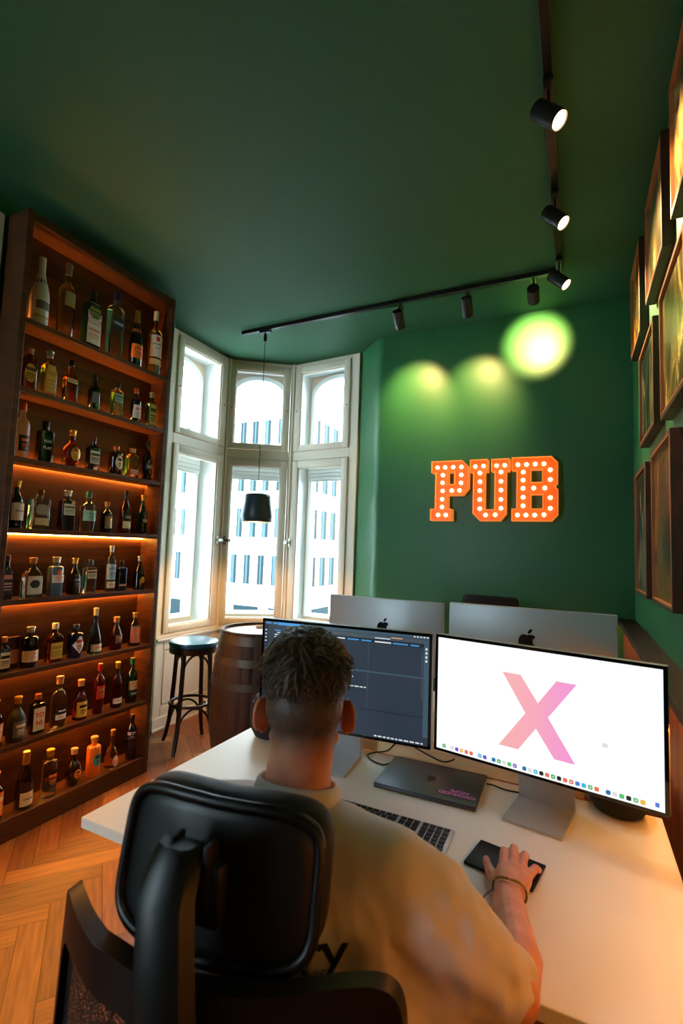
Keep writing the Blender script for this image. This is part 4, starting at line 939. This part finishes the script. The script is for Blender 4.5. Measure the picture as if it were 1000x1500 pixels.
hull(bm, [(hp(0, .092, .010), .006), (hp(0, .108, -.030), .009), (hp(.014, .088, -.036), .008), (hp(-.014, .088, -.036), .008)])
for s in (-1, 1): hull(bm, [(hp(s*.012, .080, .024), .009), (hp(s*.044, .068, .022), .009)])
merge(bm, ellipsoid(hp(0, .088, -.060), (.022, .008, .005), HR)); merge(bm, ellipsoid(hp(0, .085, -.071), (.020, .009, .006), HR))
for s in (-1, 1):   # ears: shell with a raised rim
    er = HR @ Matrix.Rotation(R(s*30), 3, 'Z') @ Matrix.Rotation(R(-8), 3, 'X')
    rim = []
    for k in range(11):
        a = R(-75+k*27); rim.append((Vector(hp(s*.0765, -.006, -.024)) + er @ Vector((s*.004, -.0175*cos(a)*1.0, .0265*sin(a)+.002))))
    for p, q in zip(rim, rim[1:]): hull(bm, [(tuple(p), .0040), (tuple(q), .0040)], sub=1)
    hull(bm, [(tuple(p), .0026) for p in rim[::2]]+[(hp(s*.068, .010, -.042), .004), (hp(s*.069, .010, -.002), .004)], sub=1)
    hull(bm, [(hp(s*.072, .004, -.046), .007), (hp(s*.075, -.004, -.051), .0055)], sub=1)
nk0, nk1 = hp(0, -.028, -.035), (-.440, .765, 1.045)
hull(bm, [(nk0, (.057, .055, .03)), (nk1, (.057, .056, .03))], sub=4)
if 0: hull(bm, [(hp(s*.03, -.045, -.03), .026), (nk1[:2]+(1.03,) if 0 else (nk1[0]+s*.026, nk1[1]-.018, 1.04), .030)])
hull(bm, [((-.44, .765, 1.02), (.07, .05, .03)), ((-.29, .76, .99), .04), ((-.59, .74, .99), .04)])
hull(bm, [((-.44, .76, .97), (.14, .07, .05)), ((-.44, .75, .62), (.13, .085, .06))])
RS, RE, RW = (-.262, .765, .985), (-.090, .858, .798), (-.129, 1.118, .781)
chain(bm, [(RS, .052), ((-.17, .812, .892), .048), (RE, .042)])
chain(bm, [(RE, .041), ((-.091, .93, .795), (.042, .042, .038)), ((-.116, 1.04, .786), (.035, .03, .031)), (RW, (.029, .02, .0205))])
LS, LE, LW = (-.618, .745, .985), (-.735, .855, .800), (-.660, 1.11, .779)
chain(bm, [(LS, .052), ((-.70, .80, .89), .048), (LE, .042), ((-.705, 1.0, .786), .034), (LW, (.028, .02, .02))])
def hand(bm, wr, palm, fingers):
    hull(bm, [(wr, (.027, .018, .017))]+palm)
    for f in fingers: chain(bm, f)
hand(bm, RW, [((-.149, 1.190, .783), .0125), ((-.129, 1.196, .786), .0130), ((-.111, 1.192, .783), .0125), ((-.097, 1.182, .777), .0115), ((-.150, 1.145, .772), .014), ((-.107, 1.14, .768), .014)],
 [[((-.148, 1.195, .784), .0118), ((-.153, 1.248, .787), .0098), ((-.157, 1.280, .769), .0084), ((-.160, 1.295, .7575), .0074)],
  [((-.129, 1.200, .787), .0118), ((-.133, 1.262, .791), .0100), ((-.137, 1.298, .771), .0086), ((-.140, 1.313, .7575), .0076)],
  [((-.111, 1.196, .784), .0112), ((-.108, 1.255, .787), .0096), ((-.108, 1.287, .768), .0082), ((-.109, 1.301, .7570), .0074)],
  [((-.098, 1.186, .778), .0104), ((-.084, 1.232, .778), .0088), ((-.079, 1.256, .763), .0074), ((-.078, 1.268, .7555), .0066)],
  [((-.150, 1.142, .773), .0145), ((-.174, 1.186, .768), .0118), ((-.187, 1.222, .763), .0100), ((-.193, 1.246, .7575), .0084)]])
mx = lambda p, dx=-.742, : (dx-p[0]-.0, p[1]-.005, p[2])
LH = [[(( -.640, 1.185, .782), .0118), ((-.632, 1.238, .785), .0096), ((-.628, 1.266, .768), .0080), ((-.627, 1.276, .760), .0070)],
      [((-.659, 1.190, .784), .0118), ((-.655, 1.248, .788), .0098), ((-.653, 1.280, .769), .0082), ((-.653, 1.290, .760), .0072)],
      [((-.677, 1.187, .782), .0112), ((-.678, 1.240, .785), .0094), ((-.678, 1.270, .768), .0080), ((-.678, 1.281, .760), .0070)],
      [((-.692, 1.177, .776), .0104), ((-.700, 1.220, .777), .0086), ((-.703, 1.243, .765), .0072), ((-.704, 1.252, .759), .0064)],
      [((-.640, 1.134, .772), .0145), ((-.616, 1.172, .768), .0116), ((-.602, 1.205, .765), .0098), ((-.596, 1.224, .762), .0082)]]
hand(bm, LW, [((-.640, 1.182, .781), .0125), ((-.659, 1.186, .784), .0130), ((-.677, 1.184, .781), .0125), ((-.691, 1.174, .775), .0115), ((-.640, 1.137, .771), .014), ((-.682, 1.132, .767), .014)], LH)
bm = remesh(bm, .0027, 5, .5)
# stubble shading of the shaved sides is the hair colour itself: a per-vertex attribute
inv = HM.inverted(); cl = bm.verts.layers.float.new('stubble')
for v in bm.verts:
    p = inv @ v.co; s = 0
    if p.length < .16:
        back = smoothstep(.045, .0, p.y)
        lo = -.082 if p.y < -.03 else -.082+(p.y+.03)*1.1
        s = smoothstep(lo-.016, lo+.055, p.z)*max(back, smoothstep(.05, .075, p.z))
        if abs(p.x) > .064 and -.08 < p.z < .045 and (p.x/.0715)**2+(p.y/.090)**2+((p.z-.03)/.088)**2 > 1.16: s = 0   # ears stay bare
        n = noise.noise(v.co*90)*.5+.5; s = max(0, min(1, s*(.86+.22*n)))
    v[cl] = s
    if p.length > .2: v.co += v.normal*.0004*noise.noise(v.co*70)
bvh = BVHTree.FromBMesh(bm)
M_SKIN = mat('skin', (226, 162, 130), .5, sss=.3); nt = M_SKIN.node_tree; b = nt.nodes['Principled BSDF']
at = nt.nodes.new('ShaderNodeAttribute'); at.attribute_name = 'stubble'
tc = nt.nodes.new('ShaderNodeTexCoord'); n1 = nt.nodes.new('ShaderNodeTexNoise'); n1.inputs['Scale'].default_value = 24; n1.inputs['Detail'].default_value = 5
r_ = ramp(nt, [(.3, (204, 132, 100)), (.7, (222, 160, 130))]); nt.links.new(tc.outputs['Object'], n1.inputs['Vector']); nt.links.new(n1.outputs['Fac'], r_.inputs[0])
mx_ = nt.nodes.new('ShaderNodeMixRGB'); mx_.inputs[2].default_value = (*lin((78, 60, 50)), 1)
nt.links.new(at.outputs['Fac'], mx_.inputs[0]); nt.links.new(r_.outputs[0], mx_.inputs[1]); nt.links.new(mx_.outputs[0], b.inputs['Base Color'])
n2 = nt.nodes.new('ShaderNodeTexNoise'); n2.inputs['Scale'].default_value = 260; bp = nt.nodes.new('ShaderNodeBump'); bp.inputs['Strength'].default_value = .18; bp.inputs['Distance'].default_value = .001
nt.links.new(tc.outputs['Object'], n2.inputs['Vector']); nt.links.new(n2.outputs['Fac'], bp.inputs['Height']); nt.links.new(bp.outputs[0], b.inputs['Normal'])
obj('body', bm, M_SKIN, pr, world=True, smooth='all')

# hair: a tufted cap plus short strands that follow the crown whorl
def surf(d):   # d: head-local unit direction from a point in the skull
    o0 = HM @ Vector((0, -.005, .02)); dd = (HM.to_3x3() @ d).normalized()
    hit = bvh.ray_cast(o0+dd*.2, -dd)
    if hit[0] is None: return None, dd
    q = inv @ hit[0]
    if abs(q.x) > .0715:   # never on the ears
        c = Vector((0, -.005, .02)); q = c+(q-c)*(.070/abs(q.x)); return HM @ q, dd
    return hit[0], dd
def hair_th(p):   # thickness above the skin as a function of the head-local point
    line = .012+.25*max(0, p.y)-.10*max(0, -p.y-.04)
    t = smoothstep(line, line+.075, p.z); fr = smoothstep(.100, .078, p.y) if p.z < .07 else 1
    return t*fr
hb = B(); NT, NPH = 46, 110; grid = []
for i in range(NT+1):
    th = (i/NT)*R(104); row = []
    for j in range(NPH):
        ph = 2*pi*j/NPH; d = Vector((sin(th)*cos(ph), sin(th)*sin(ph), cos(th)))
        s0, dd = surf(d)
        if s0 is None: s0 = HM @ (d*.08)
        p = inv @ s0; t = hair_th(p)
        tuft = noise.noise(Vector((p.x*60+p.y*22, p.y*24+p.x*9, p.z*50)))*.0075+noise.noise(p*140)*.0020
        off = -.0035+t*.0155+tuft*t*1.3
        row.append(hb.verts.new(s0+dd*off))
    grid.append(row)
for a, c in zip(grid, grid[1:]):
    for j in range(NPH): hb.faces.new((a[j], c[j], c[(j+1) % NPH], a[(j+1) % NPH]))
rnd = random.Random(11); whorl = Vector((.012, -.062, .10))
hl = hb.loops.layers.color.new('tone')
for f in hb.faces:
    for l in f.loops: l[hl] = (.15, .15, .15, 1)
def flow(p, dd):
    n = (inv.to_3x3() @ dd); fl = (p-whorl); fl = fl-n*fl.dot(n)
    if fl.length < 1e-4: return None
    return fl.normalized()
# broad tousled locks on the long top hair
for k in range(1100):
    z = rnd.uniform(-.1, 1); ph = rnd.uniform(0, 2*pi); r = math.sqrt(1-z*z); d = Vector((r*cos(ph), r*sin(ph), z))
    s0, dd = surf(d)
    if s0 is None: continue
    p = inv @ s0; t = hair_th(p)
    if t < .3: continue
    fl = flow(p, dd)
    if fl is None: continue
    a = .8*math.exp(-(p-whorl).length/.03)+rnd.gauss(0, .25)+2.0*noise.noise(p*26)
    f = HM.to_3x3() @ fl; side = dd.cross(f).normalized(); f = (f*cos(a)+side*sin(a)).normalized(); side = dd.cross(f).normalized()
    ln = (.014+.016*t)*rnd.uniform(.8, 1.2); wd = rnd.uniform(.0020, .0046); bend = rnd.gauss(0, .5); up = rnd.uniform(.003, .0085)*t; rs = []; base = s0+dd*(-.003+t*.0145)
    for q in range(7):
        g = q/6; c = base+f*ln*g+side*bend*ln*g*g+dd*(up*4*g*(1-g)-ln*ln*g*g*5.5); ww = wd*(.25+1.5*g*(1-g)*2)*(1-g*g*.85); hh = ww*.42
        rs.append([tuple(c+side*ww*cos(2*pi*m/6)+dd*hh*sin(2*pi*m/6)) for m in range(6)])
    n0 = len(hb.faces); rings(hb, rs); hb.faces.ensure_lookup_table(); tn_ = rnd.uniform(.1, .9)
    for fi in range(n0, len(hb.faces)):
        for l in hb.faces[fi].loops: l[hl] = (tn_, tn_, tn_, 1)
for k in range(15000):
    z = rnd.uniform(-.72, 1); ph = rnd.uniform(0, 2*pi); r = math.sqrt(1-z*z); d = Vector((r*cos(ph), r*sin(ph), z))
    s0, dd = surf(d)
    if s0 is None: continue
    p = inv @ s0; t = hair_th(p)
    if t < .02:
        lo = -.078 if p.y < -.03 else -.078+(p.y+.03)*1.1
        if p.z < lo or p.y > .03 or abs(p.x) > .0715 or rnd.random() < .35: continue
        ln = .0026; base = s0; lift = .0006
    else: ln = .005+.017*t; base = s0+dd*(-.003+t*.0150); lift = .0040
    fl = flow(p, dd)
    if fl is None: continue
    a = .8*math.exp(-(p-whorl).length/.03)+rnd.gauss(0, .35)+2.0*noise.noise(p*26)
    f = HM.to_3x3() @ fl; side = dd.cross(f).normalized(); f = (f*cos(a)+side*sin(a)).normalized(); side = dd.cross(f).normalized()
    wv = .00035+.0003*t; pts = []; tn_ = rnd.random()
    for q in range(4):
        g = q/3; c = base+f*ln*g+dd*(lift*4*g*(1.1-g)); ww = wv*(1-g*.8); pts.append((hb.verts.new(c-side*ww), hb.verts.new(c+side*ww)))
    for x0, x1 in zip(pts, pts[1:]):
        fc_ = hb.faces.new((x0[0], x0[1], x1[1], x1[0]))
        for l in fc_.loops: l[hl] = (tn_, tn_, tn_, 1)
M_HAIR = mat('dark brown hair', (60, 44, 32), .42, spec=.4); nt = M_HAIR.node_tree; a_ = nt.nodes.new('ShaderNodeVertexColor'); a_.layer_name = 'tone'
r_ = ramp(nt, [(0, (44, 31, 23)), (.6, (90, 66, 49)), (1, (146, 112, 84))]); nt.links.new(a_.outputs[0], r_.inputs[0]); nt.links.new(r_.outputs[0], nt.nodes['Principled BSDF'].inputs['Base Color'])
obj('hair', hb, M_HAIR, pr, world=True, smooth='all')

# T-shirt
sb = B()
hull(sb, [((-.44, .758, 1.030), (.075, .060, .028)), ((-.275, .762, .992), (.058, .062, .048)), ((-.605, .742, .992), (.058, .062, .048)), ((-.44, .765, .90), (.205, .125, .08))], sub=3)
hull(sb, [((-.44, .765, .90), (.208, .128, .08)), ((-.43, .752, .66), (.205, .135, .08)), ((-.43, .75, .53), (.195, .14, .04))], sub=3)
chain(sb, [((-.268, .764, .980), (.062, .066, .062)), ((-.184, .808, .885), (.075, .079, .078)), ((-.132, .846, .820), (.075, .068, .080)), ((-.106, .876, .800), (.064, .050, .078))])
chain(sb, [((-.612, .744, .980), (.062, .066, .062)), ((-.69, .79, .89), (.078, .078, .080)), ((-.722, .828, .825), (.078, .066, .078))])
hull(sb, [((-.20, .815, .82), (.062, .07, .11)), ((-.25, .80, .72), (.06, .09, .10)), ((-.33, .77, .86), (.06, .08, .1))])
sb = remesh(sb, .0062, 10, .6)
for v in sb.verts: v.normal_update()
nrm = {v.index: v.normal.copy() for v in sb.verts}
for v in sb.verts:
    p = v.co; n = nrm[v.index]
    a = noise.noise(Vector((p.x*9+p.z*4, p.y*7, p.z*3.2))+Vector((3, 1, 2))); b_ = noise.noise(Vector((p.x*16-p.z*9, p.y*12, p.z*6+p.x*5)))
    rg = (1-abs(a)*2.8)*.0125+b_*.006+(.5-abs(noise.noise(Vector((p.x*24+p.z*10, p.y*18, p.z*9-p.x*8))))*2)*.0045+noise.noise(p*42)*.0010
    amp = smoothstep(1.06, .94, p.z)*.9+.1
    # tension folds that run from the armpit along the sleeve
    q = p.x*.8+p.z*.6
    if p.x > -.27: rg += .0032*sin(q*95+noise.noise(p*12)*3)*smoothstep(-.27, -.16, p.x)
    if p.x < -.60: rg += .0050*sin((p.x*.5+p.y-p.z*.3)*150+noise.noise(p*12)*2)*smoothstep(-.60, -.66, p.x)
    v.co = p+n*rg*amp
sbvh = BVHTree.FromBMesh(sb)
M_SHIRT = mat('cream cotton', (214, 204, 203), .85, sheen=.25, bump=(1400, .25))
obj('t_shirt', sb, M_SHIRT, pr, world=True, smooth='all')
# ribbed collar
cb_ = B(); cen = Vector((-.441, .770, 1.056)); rs = []
NA = 56
for k in range(NA):
    a = 2*pi*k/NA; c, s = cos(a), sin(a); rr0 = (.0665, .065); rg = .0005*(1 if k % 2 else -1)
    tilt = -.010*s  # lower at the front
    sec = []
    for (dr, dz) in ((.013, -.020), (.0105, -.004), (.0035, .0155), (.0005, .0175), (-.0015, .0155), (.003, -.004)):
        sec.append((cen.x+(rr0[0]+dr+rg)*c, cen.y+(rr0[1]+dr+rg)*s, cen.z+dz-.016*s))
    rs.append(sec)
rings(cb_, rs, closed=True); obj('collar', cb_, M_SHIRT, pr, world=True, smooth='all')
# lettering printed on the back
def wrap_text(s, size, cxp, czp, spacing=1, bold=0, rot=0):
    tb = text_bm(s, size, .0, spacing, bold); 
    out_ = B()
    for v in tb.verts:
        x, z = v.co.x*cos(rot)-v.co.y*sin(rot), v.co.x*sin(rot)+v.co.y*cos(rot)
        o0 = Vector((cxp+x, .3, czp+z)); h = sbvh.ray_cast(o0, Vector((0, 1, 0)))
        v.co = (h[0]+h[1]*.0012) if h[0] is not None else o0
    return tb
tb = wrap_text('ry', .080, -.325, .906, .9)
merge(tb, wrap_text('experience studio', .0125, -.365, .884)); obj('print', tb, mat('black fabric print', (24, 22, 24), .8), pr, world=True)
# bracelet on the right wrist
bc = Vector((-.126, 1.122, .7815)); ax = (Vector(RW)-Vector((-.116, 1.04, .786))).normalized(); u_ = ax.orthogonal().normalized(); v_ = ax.cross(u_)
bpts = [bc+ax*.004*sin(3*a)+(u_*.0228*1.0+0*v_)*0+Vector((cos(a)*.0335, 0, sin(a)*.0245)) for a in [2*pi*k/44 for k in range(44)]]
bb = B(); tube(bb, bpts, .0024, 8, closed=True)
br_ = obj('bracelet', bb, mat('olive bead thread', (96, 84, 30), .6), pr, world=True); tag(br_, 'thin olive beaded bracelet with a pale pink centre bead')
bd = B()
for k in range(44):
    if 3 <= k <= 19:
        merge(bd, ellipsoid(tuple(bpts[k]+Vector((0, 0, .0006))), (.0030, .0034, .0030), sub=1), 1 if k == 11 else 0)
obj('bead', bd, [mat('olive bead', (150, 136, 50), .3), mat('pink bead', (226, 170, 176), .3)], br_, world=True)
ts = B(); tube(ts, [(-.160, 1.122, .774), (-.172, 1.118, .762), (-.182, 1.112, .750)], .0016, 6); merge(ts, ellipsoid((-.184, 1.111, .7475), (.005, .0035, .0035))); obj('tassel', ts, mat('bracelet tassel', (120, 130, 150), .5), br_, world=True)
# trousers and shoes
tr = B()
hull(tr, [((-.44, .74, .50), (.185, .14, .07)), ((-.43, .84, .53), (.17, .09, .07))])
for s in (-1, 1):
    kn = (-.44+s*.15, 1.18, .52); an = (-.44+s*.14, 1.22, .10)
    chain(tr, [((-.44+s*.09, .80, .53), (.092, .09, .080)), (kn, .068), (an, (.05, .055, .04))])
tr = remesh(tr, .008, 4, .5)
obj('trousers', tr, mat('dark blue denim', (26, 34, 52), .85, bump=(700, .3)), pr, world=True, smooth='all')
for s in (-1, 1):
    sh = B(); hull(sh, [((-.44+s*.14, 1.22, .055), (.045, .05, .05)), ((-.44+s*.15, 1.36, .035), (.045, .05, .03))])
    for v in sh.verts: v.co.z = max(v.co.z, .006)
    obj('shoe', sh, mat('white sneaker', (210, 208, 204), .5), pr, world=True, smooth='all')
for s in (-1, 1):
    e = ellipsoid(hp(s*.030, .0835, .002), (.0115, .0105, .0115)); obj('eye', e, mat('eye white', (225, 222, 216), .2), pr, world=True, smooth='all')

# ------------------------------------------------------------------ the man's chair
CC = (-.470, .692, 0); CR = R(8)
oc = thing('office_chair', 'black office chair with curved headrest panel holding the seated man', 'office chair', CC, CR)
M_PAD = mat('black headrest cloth', (8, 9, 10), .6, sheen=.08, bump=(500, .15)); M_SHELL = mat('black shell plastic', (11, 12, 14), .38)
def panel(bm, hw, z0, z1, yb, lean, curve, th, rad, n=30, m_=22, mi=0):
    """curved plate, superellipse outline; local coordinates"""
    def P_(u, v, off):
        # u,v in -1..1 mapped with rounded corners
        x = hw*u; z = (z0+z1)/2+(z1-z0)/2*v
        return Vector((x, yb+lean*(z-z0)+curve*x*x+off, z))
    ring = []
    K_ = 64
    for k in range(K_):
        a = 2*pi*k/K_; e = 2/rad; c, s = cos(a), sin(a); ring.append((math.copysign(abs(c)**e, c), math.copysign(abs(s)**e, s)))
    fr = []
    lay = [(.0, -th/2, 1), (.5, -th/2, 1), (.85, -th/2, 1), (.97, -th*.42, 1), (1.0, -th*.15, 1), (1.0, th*.15, 1), (.97, th*.42, 1), (.85, th/2, 1), (.5, th/2, 1), (0, th/2, 1)]
    rs = [[tuple(P_(u*max(f, .01), v*max(f, .01), off)) for u, v in ring] for f, off, _ in lay]
    t = bmesh.new(); rings(t, rs, True); bmesh.ops.recalc_face_normals(t, faces=t.faces); return merge(bm, t, mi)
# headrest: padded front, hollow plastic back with a raised rim
obj('headrest_shell', panel(B(), .148, .942, 1.112, -.158, .20, 1.1, .010, 5), M_SHELL, oc, smooth='all')
obj('headrest_pad', panel(B(), .156, .935, 1.124, -.130, .20, 1.1, .046, 5), M_PAD, oc, smooth='all')
rm = B(); rp = []
for k in range(64):
    a = 2*pi*k/64; e = 2/5; c, s = cos(a), sin(a); u, v = math.copysign(abs(c)**e, c), math.copysign(abs(s)**e, s); x = .151*u; z = 1.030+.090*v
    rp.append((x, -.158+.20*(z-.945)+1.1*x*x-.004, z))
obj('headrest_rim', tube(B(), rp, .0085, 8, closed=True), M_SHELL, oc, smooth='all')
# spine
sp = B(); t = bmesh.new()
prof = [(-.235, .50, .040, .062), (-.258, .70, .040, .054), (-.262, .85, .040, .036), (-.250, .96, .039, .010), (-.222, 1.045, .038, -.014), (-.204, 1.08, .036, -.016), (-.190, 1.096, .029, -.017)]
rings(sp, [[(x*w_+xo, y+dy, z) for x, dy in ((-1, .014), (-.8, -.006), (-.4, -.012), (.4, -.012), (.8, -.006), (1, .014))] for y, z, w_, xo in prof])
bmesh.ops.recalc_face_normals(sp, faces=sp.faces); obj('spine', sp, M_SHELL, oc, smooth=True)
hb_ = B(); box(hb_, (-.045, -.188, 1.0), (.045, -.165, 1.075), .006); box(hb_, (-.030, -.192, 1.02), (-.022, -.165, 1.10), .002); box(hb_, (.022, -.192, 1.02), (.030, -.165, 1.10), .002)
obj('headrest_bracket', hb_, M_PLS, oc, smooth=True)
# lower back frame and mesh
def ringframe(hw, z0, z1, yb, curve, lean, wt, dp, e_=6):
    rs = []
    for k in range(96):
        a = 2*pi*k/96; c, s = cos(a), sin(a); e = 2/e_; u, v = math.copysign(abs(c)**e, c), math.copysign(abs(s)**e, s)
        def pt(f, off):
            x = (hw-f)*u; zz = (z0+z1)/2+((z1-z0)/2-f*(1.5 if v > 0 else .8))*v; return (x, yb+lean*(zz-z0)+curve*x*x+off, zz)
        rs.append([pt(0, 0), pt(0, dp), pt(wt, dp), pt(wt, 0)])
    t = bmesh.new(); rings(t, rs, closed=True); bmesh.ops.recalc_face_normals(t, faces=t.faces); bmesh.ops.bevel(t, geom=[e for e in t.edges], offset=.003, segments=1, affect='EDGES') if 0 else None
    return t
bf_ = obj('back_frame', ringframe(.278, .575, .955, -.247, 1.85, .05, .036, .026), M_SHELL, oc, smooth=True)
pm = pane_mat('chair mesh fabric', (.35, .35, .38), .3)
m_ = MATS['chair mesh fabric']; 
M_MESH = mat('black chair net', (10, 11, 14), .8); nt = M_MESH.node_tree; b = nt.nodes['Principled BSDF']
tc = nt.nodes.new('ShaderNodeTexCoord'); wv = nt.nodes.new('ShaderNodeTexVoronoi'); wv.inputs['Scale'].default_value = 330; wv.feature = 'DISTANCE_TO_EDGE'
gt = nt.nodes.new('ShaderNodeMath'); gt.operation = 'LESS_THAN'; gt.inputs[1].default_value = .17
nt.links.new(tc.outputs['Object'], wv.inputs['Vector']); nt.links.new(wv.outputs['Distance'], gt.inputs[0]); nt.links.new(gt.outputs[0], b.inputs['Alpha'])
bf_.location.x = -.014
bf_ = obj('back_mesh', panel(B(), .265, .59, .937, -.231, .05, 1.85, .0016, 6), M_MESH, oc, smooth='all'); bf_.location.x = -.014
obj('seat', box(B(), (-.25, -.22, .42), (.25, .26, .475), .03, seg=4), M_FAB, oc, smooth=True)
bx_ = B(); box(bx_, (-.04, -.262, .40), (.04, .10, .43), .01); box(bx_, (-.036, -.27, .40), (.036, -.245, .52), .008); obj('mechanism', bx_, M_PLS, oc)
chair_base(oc, CC[0], CC[1], .41)

# give every remaining parentless object its origin at its own place
bpy.context.view_layer.update()
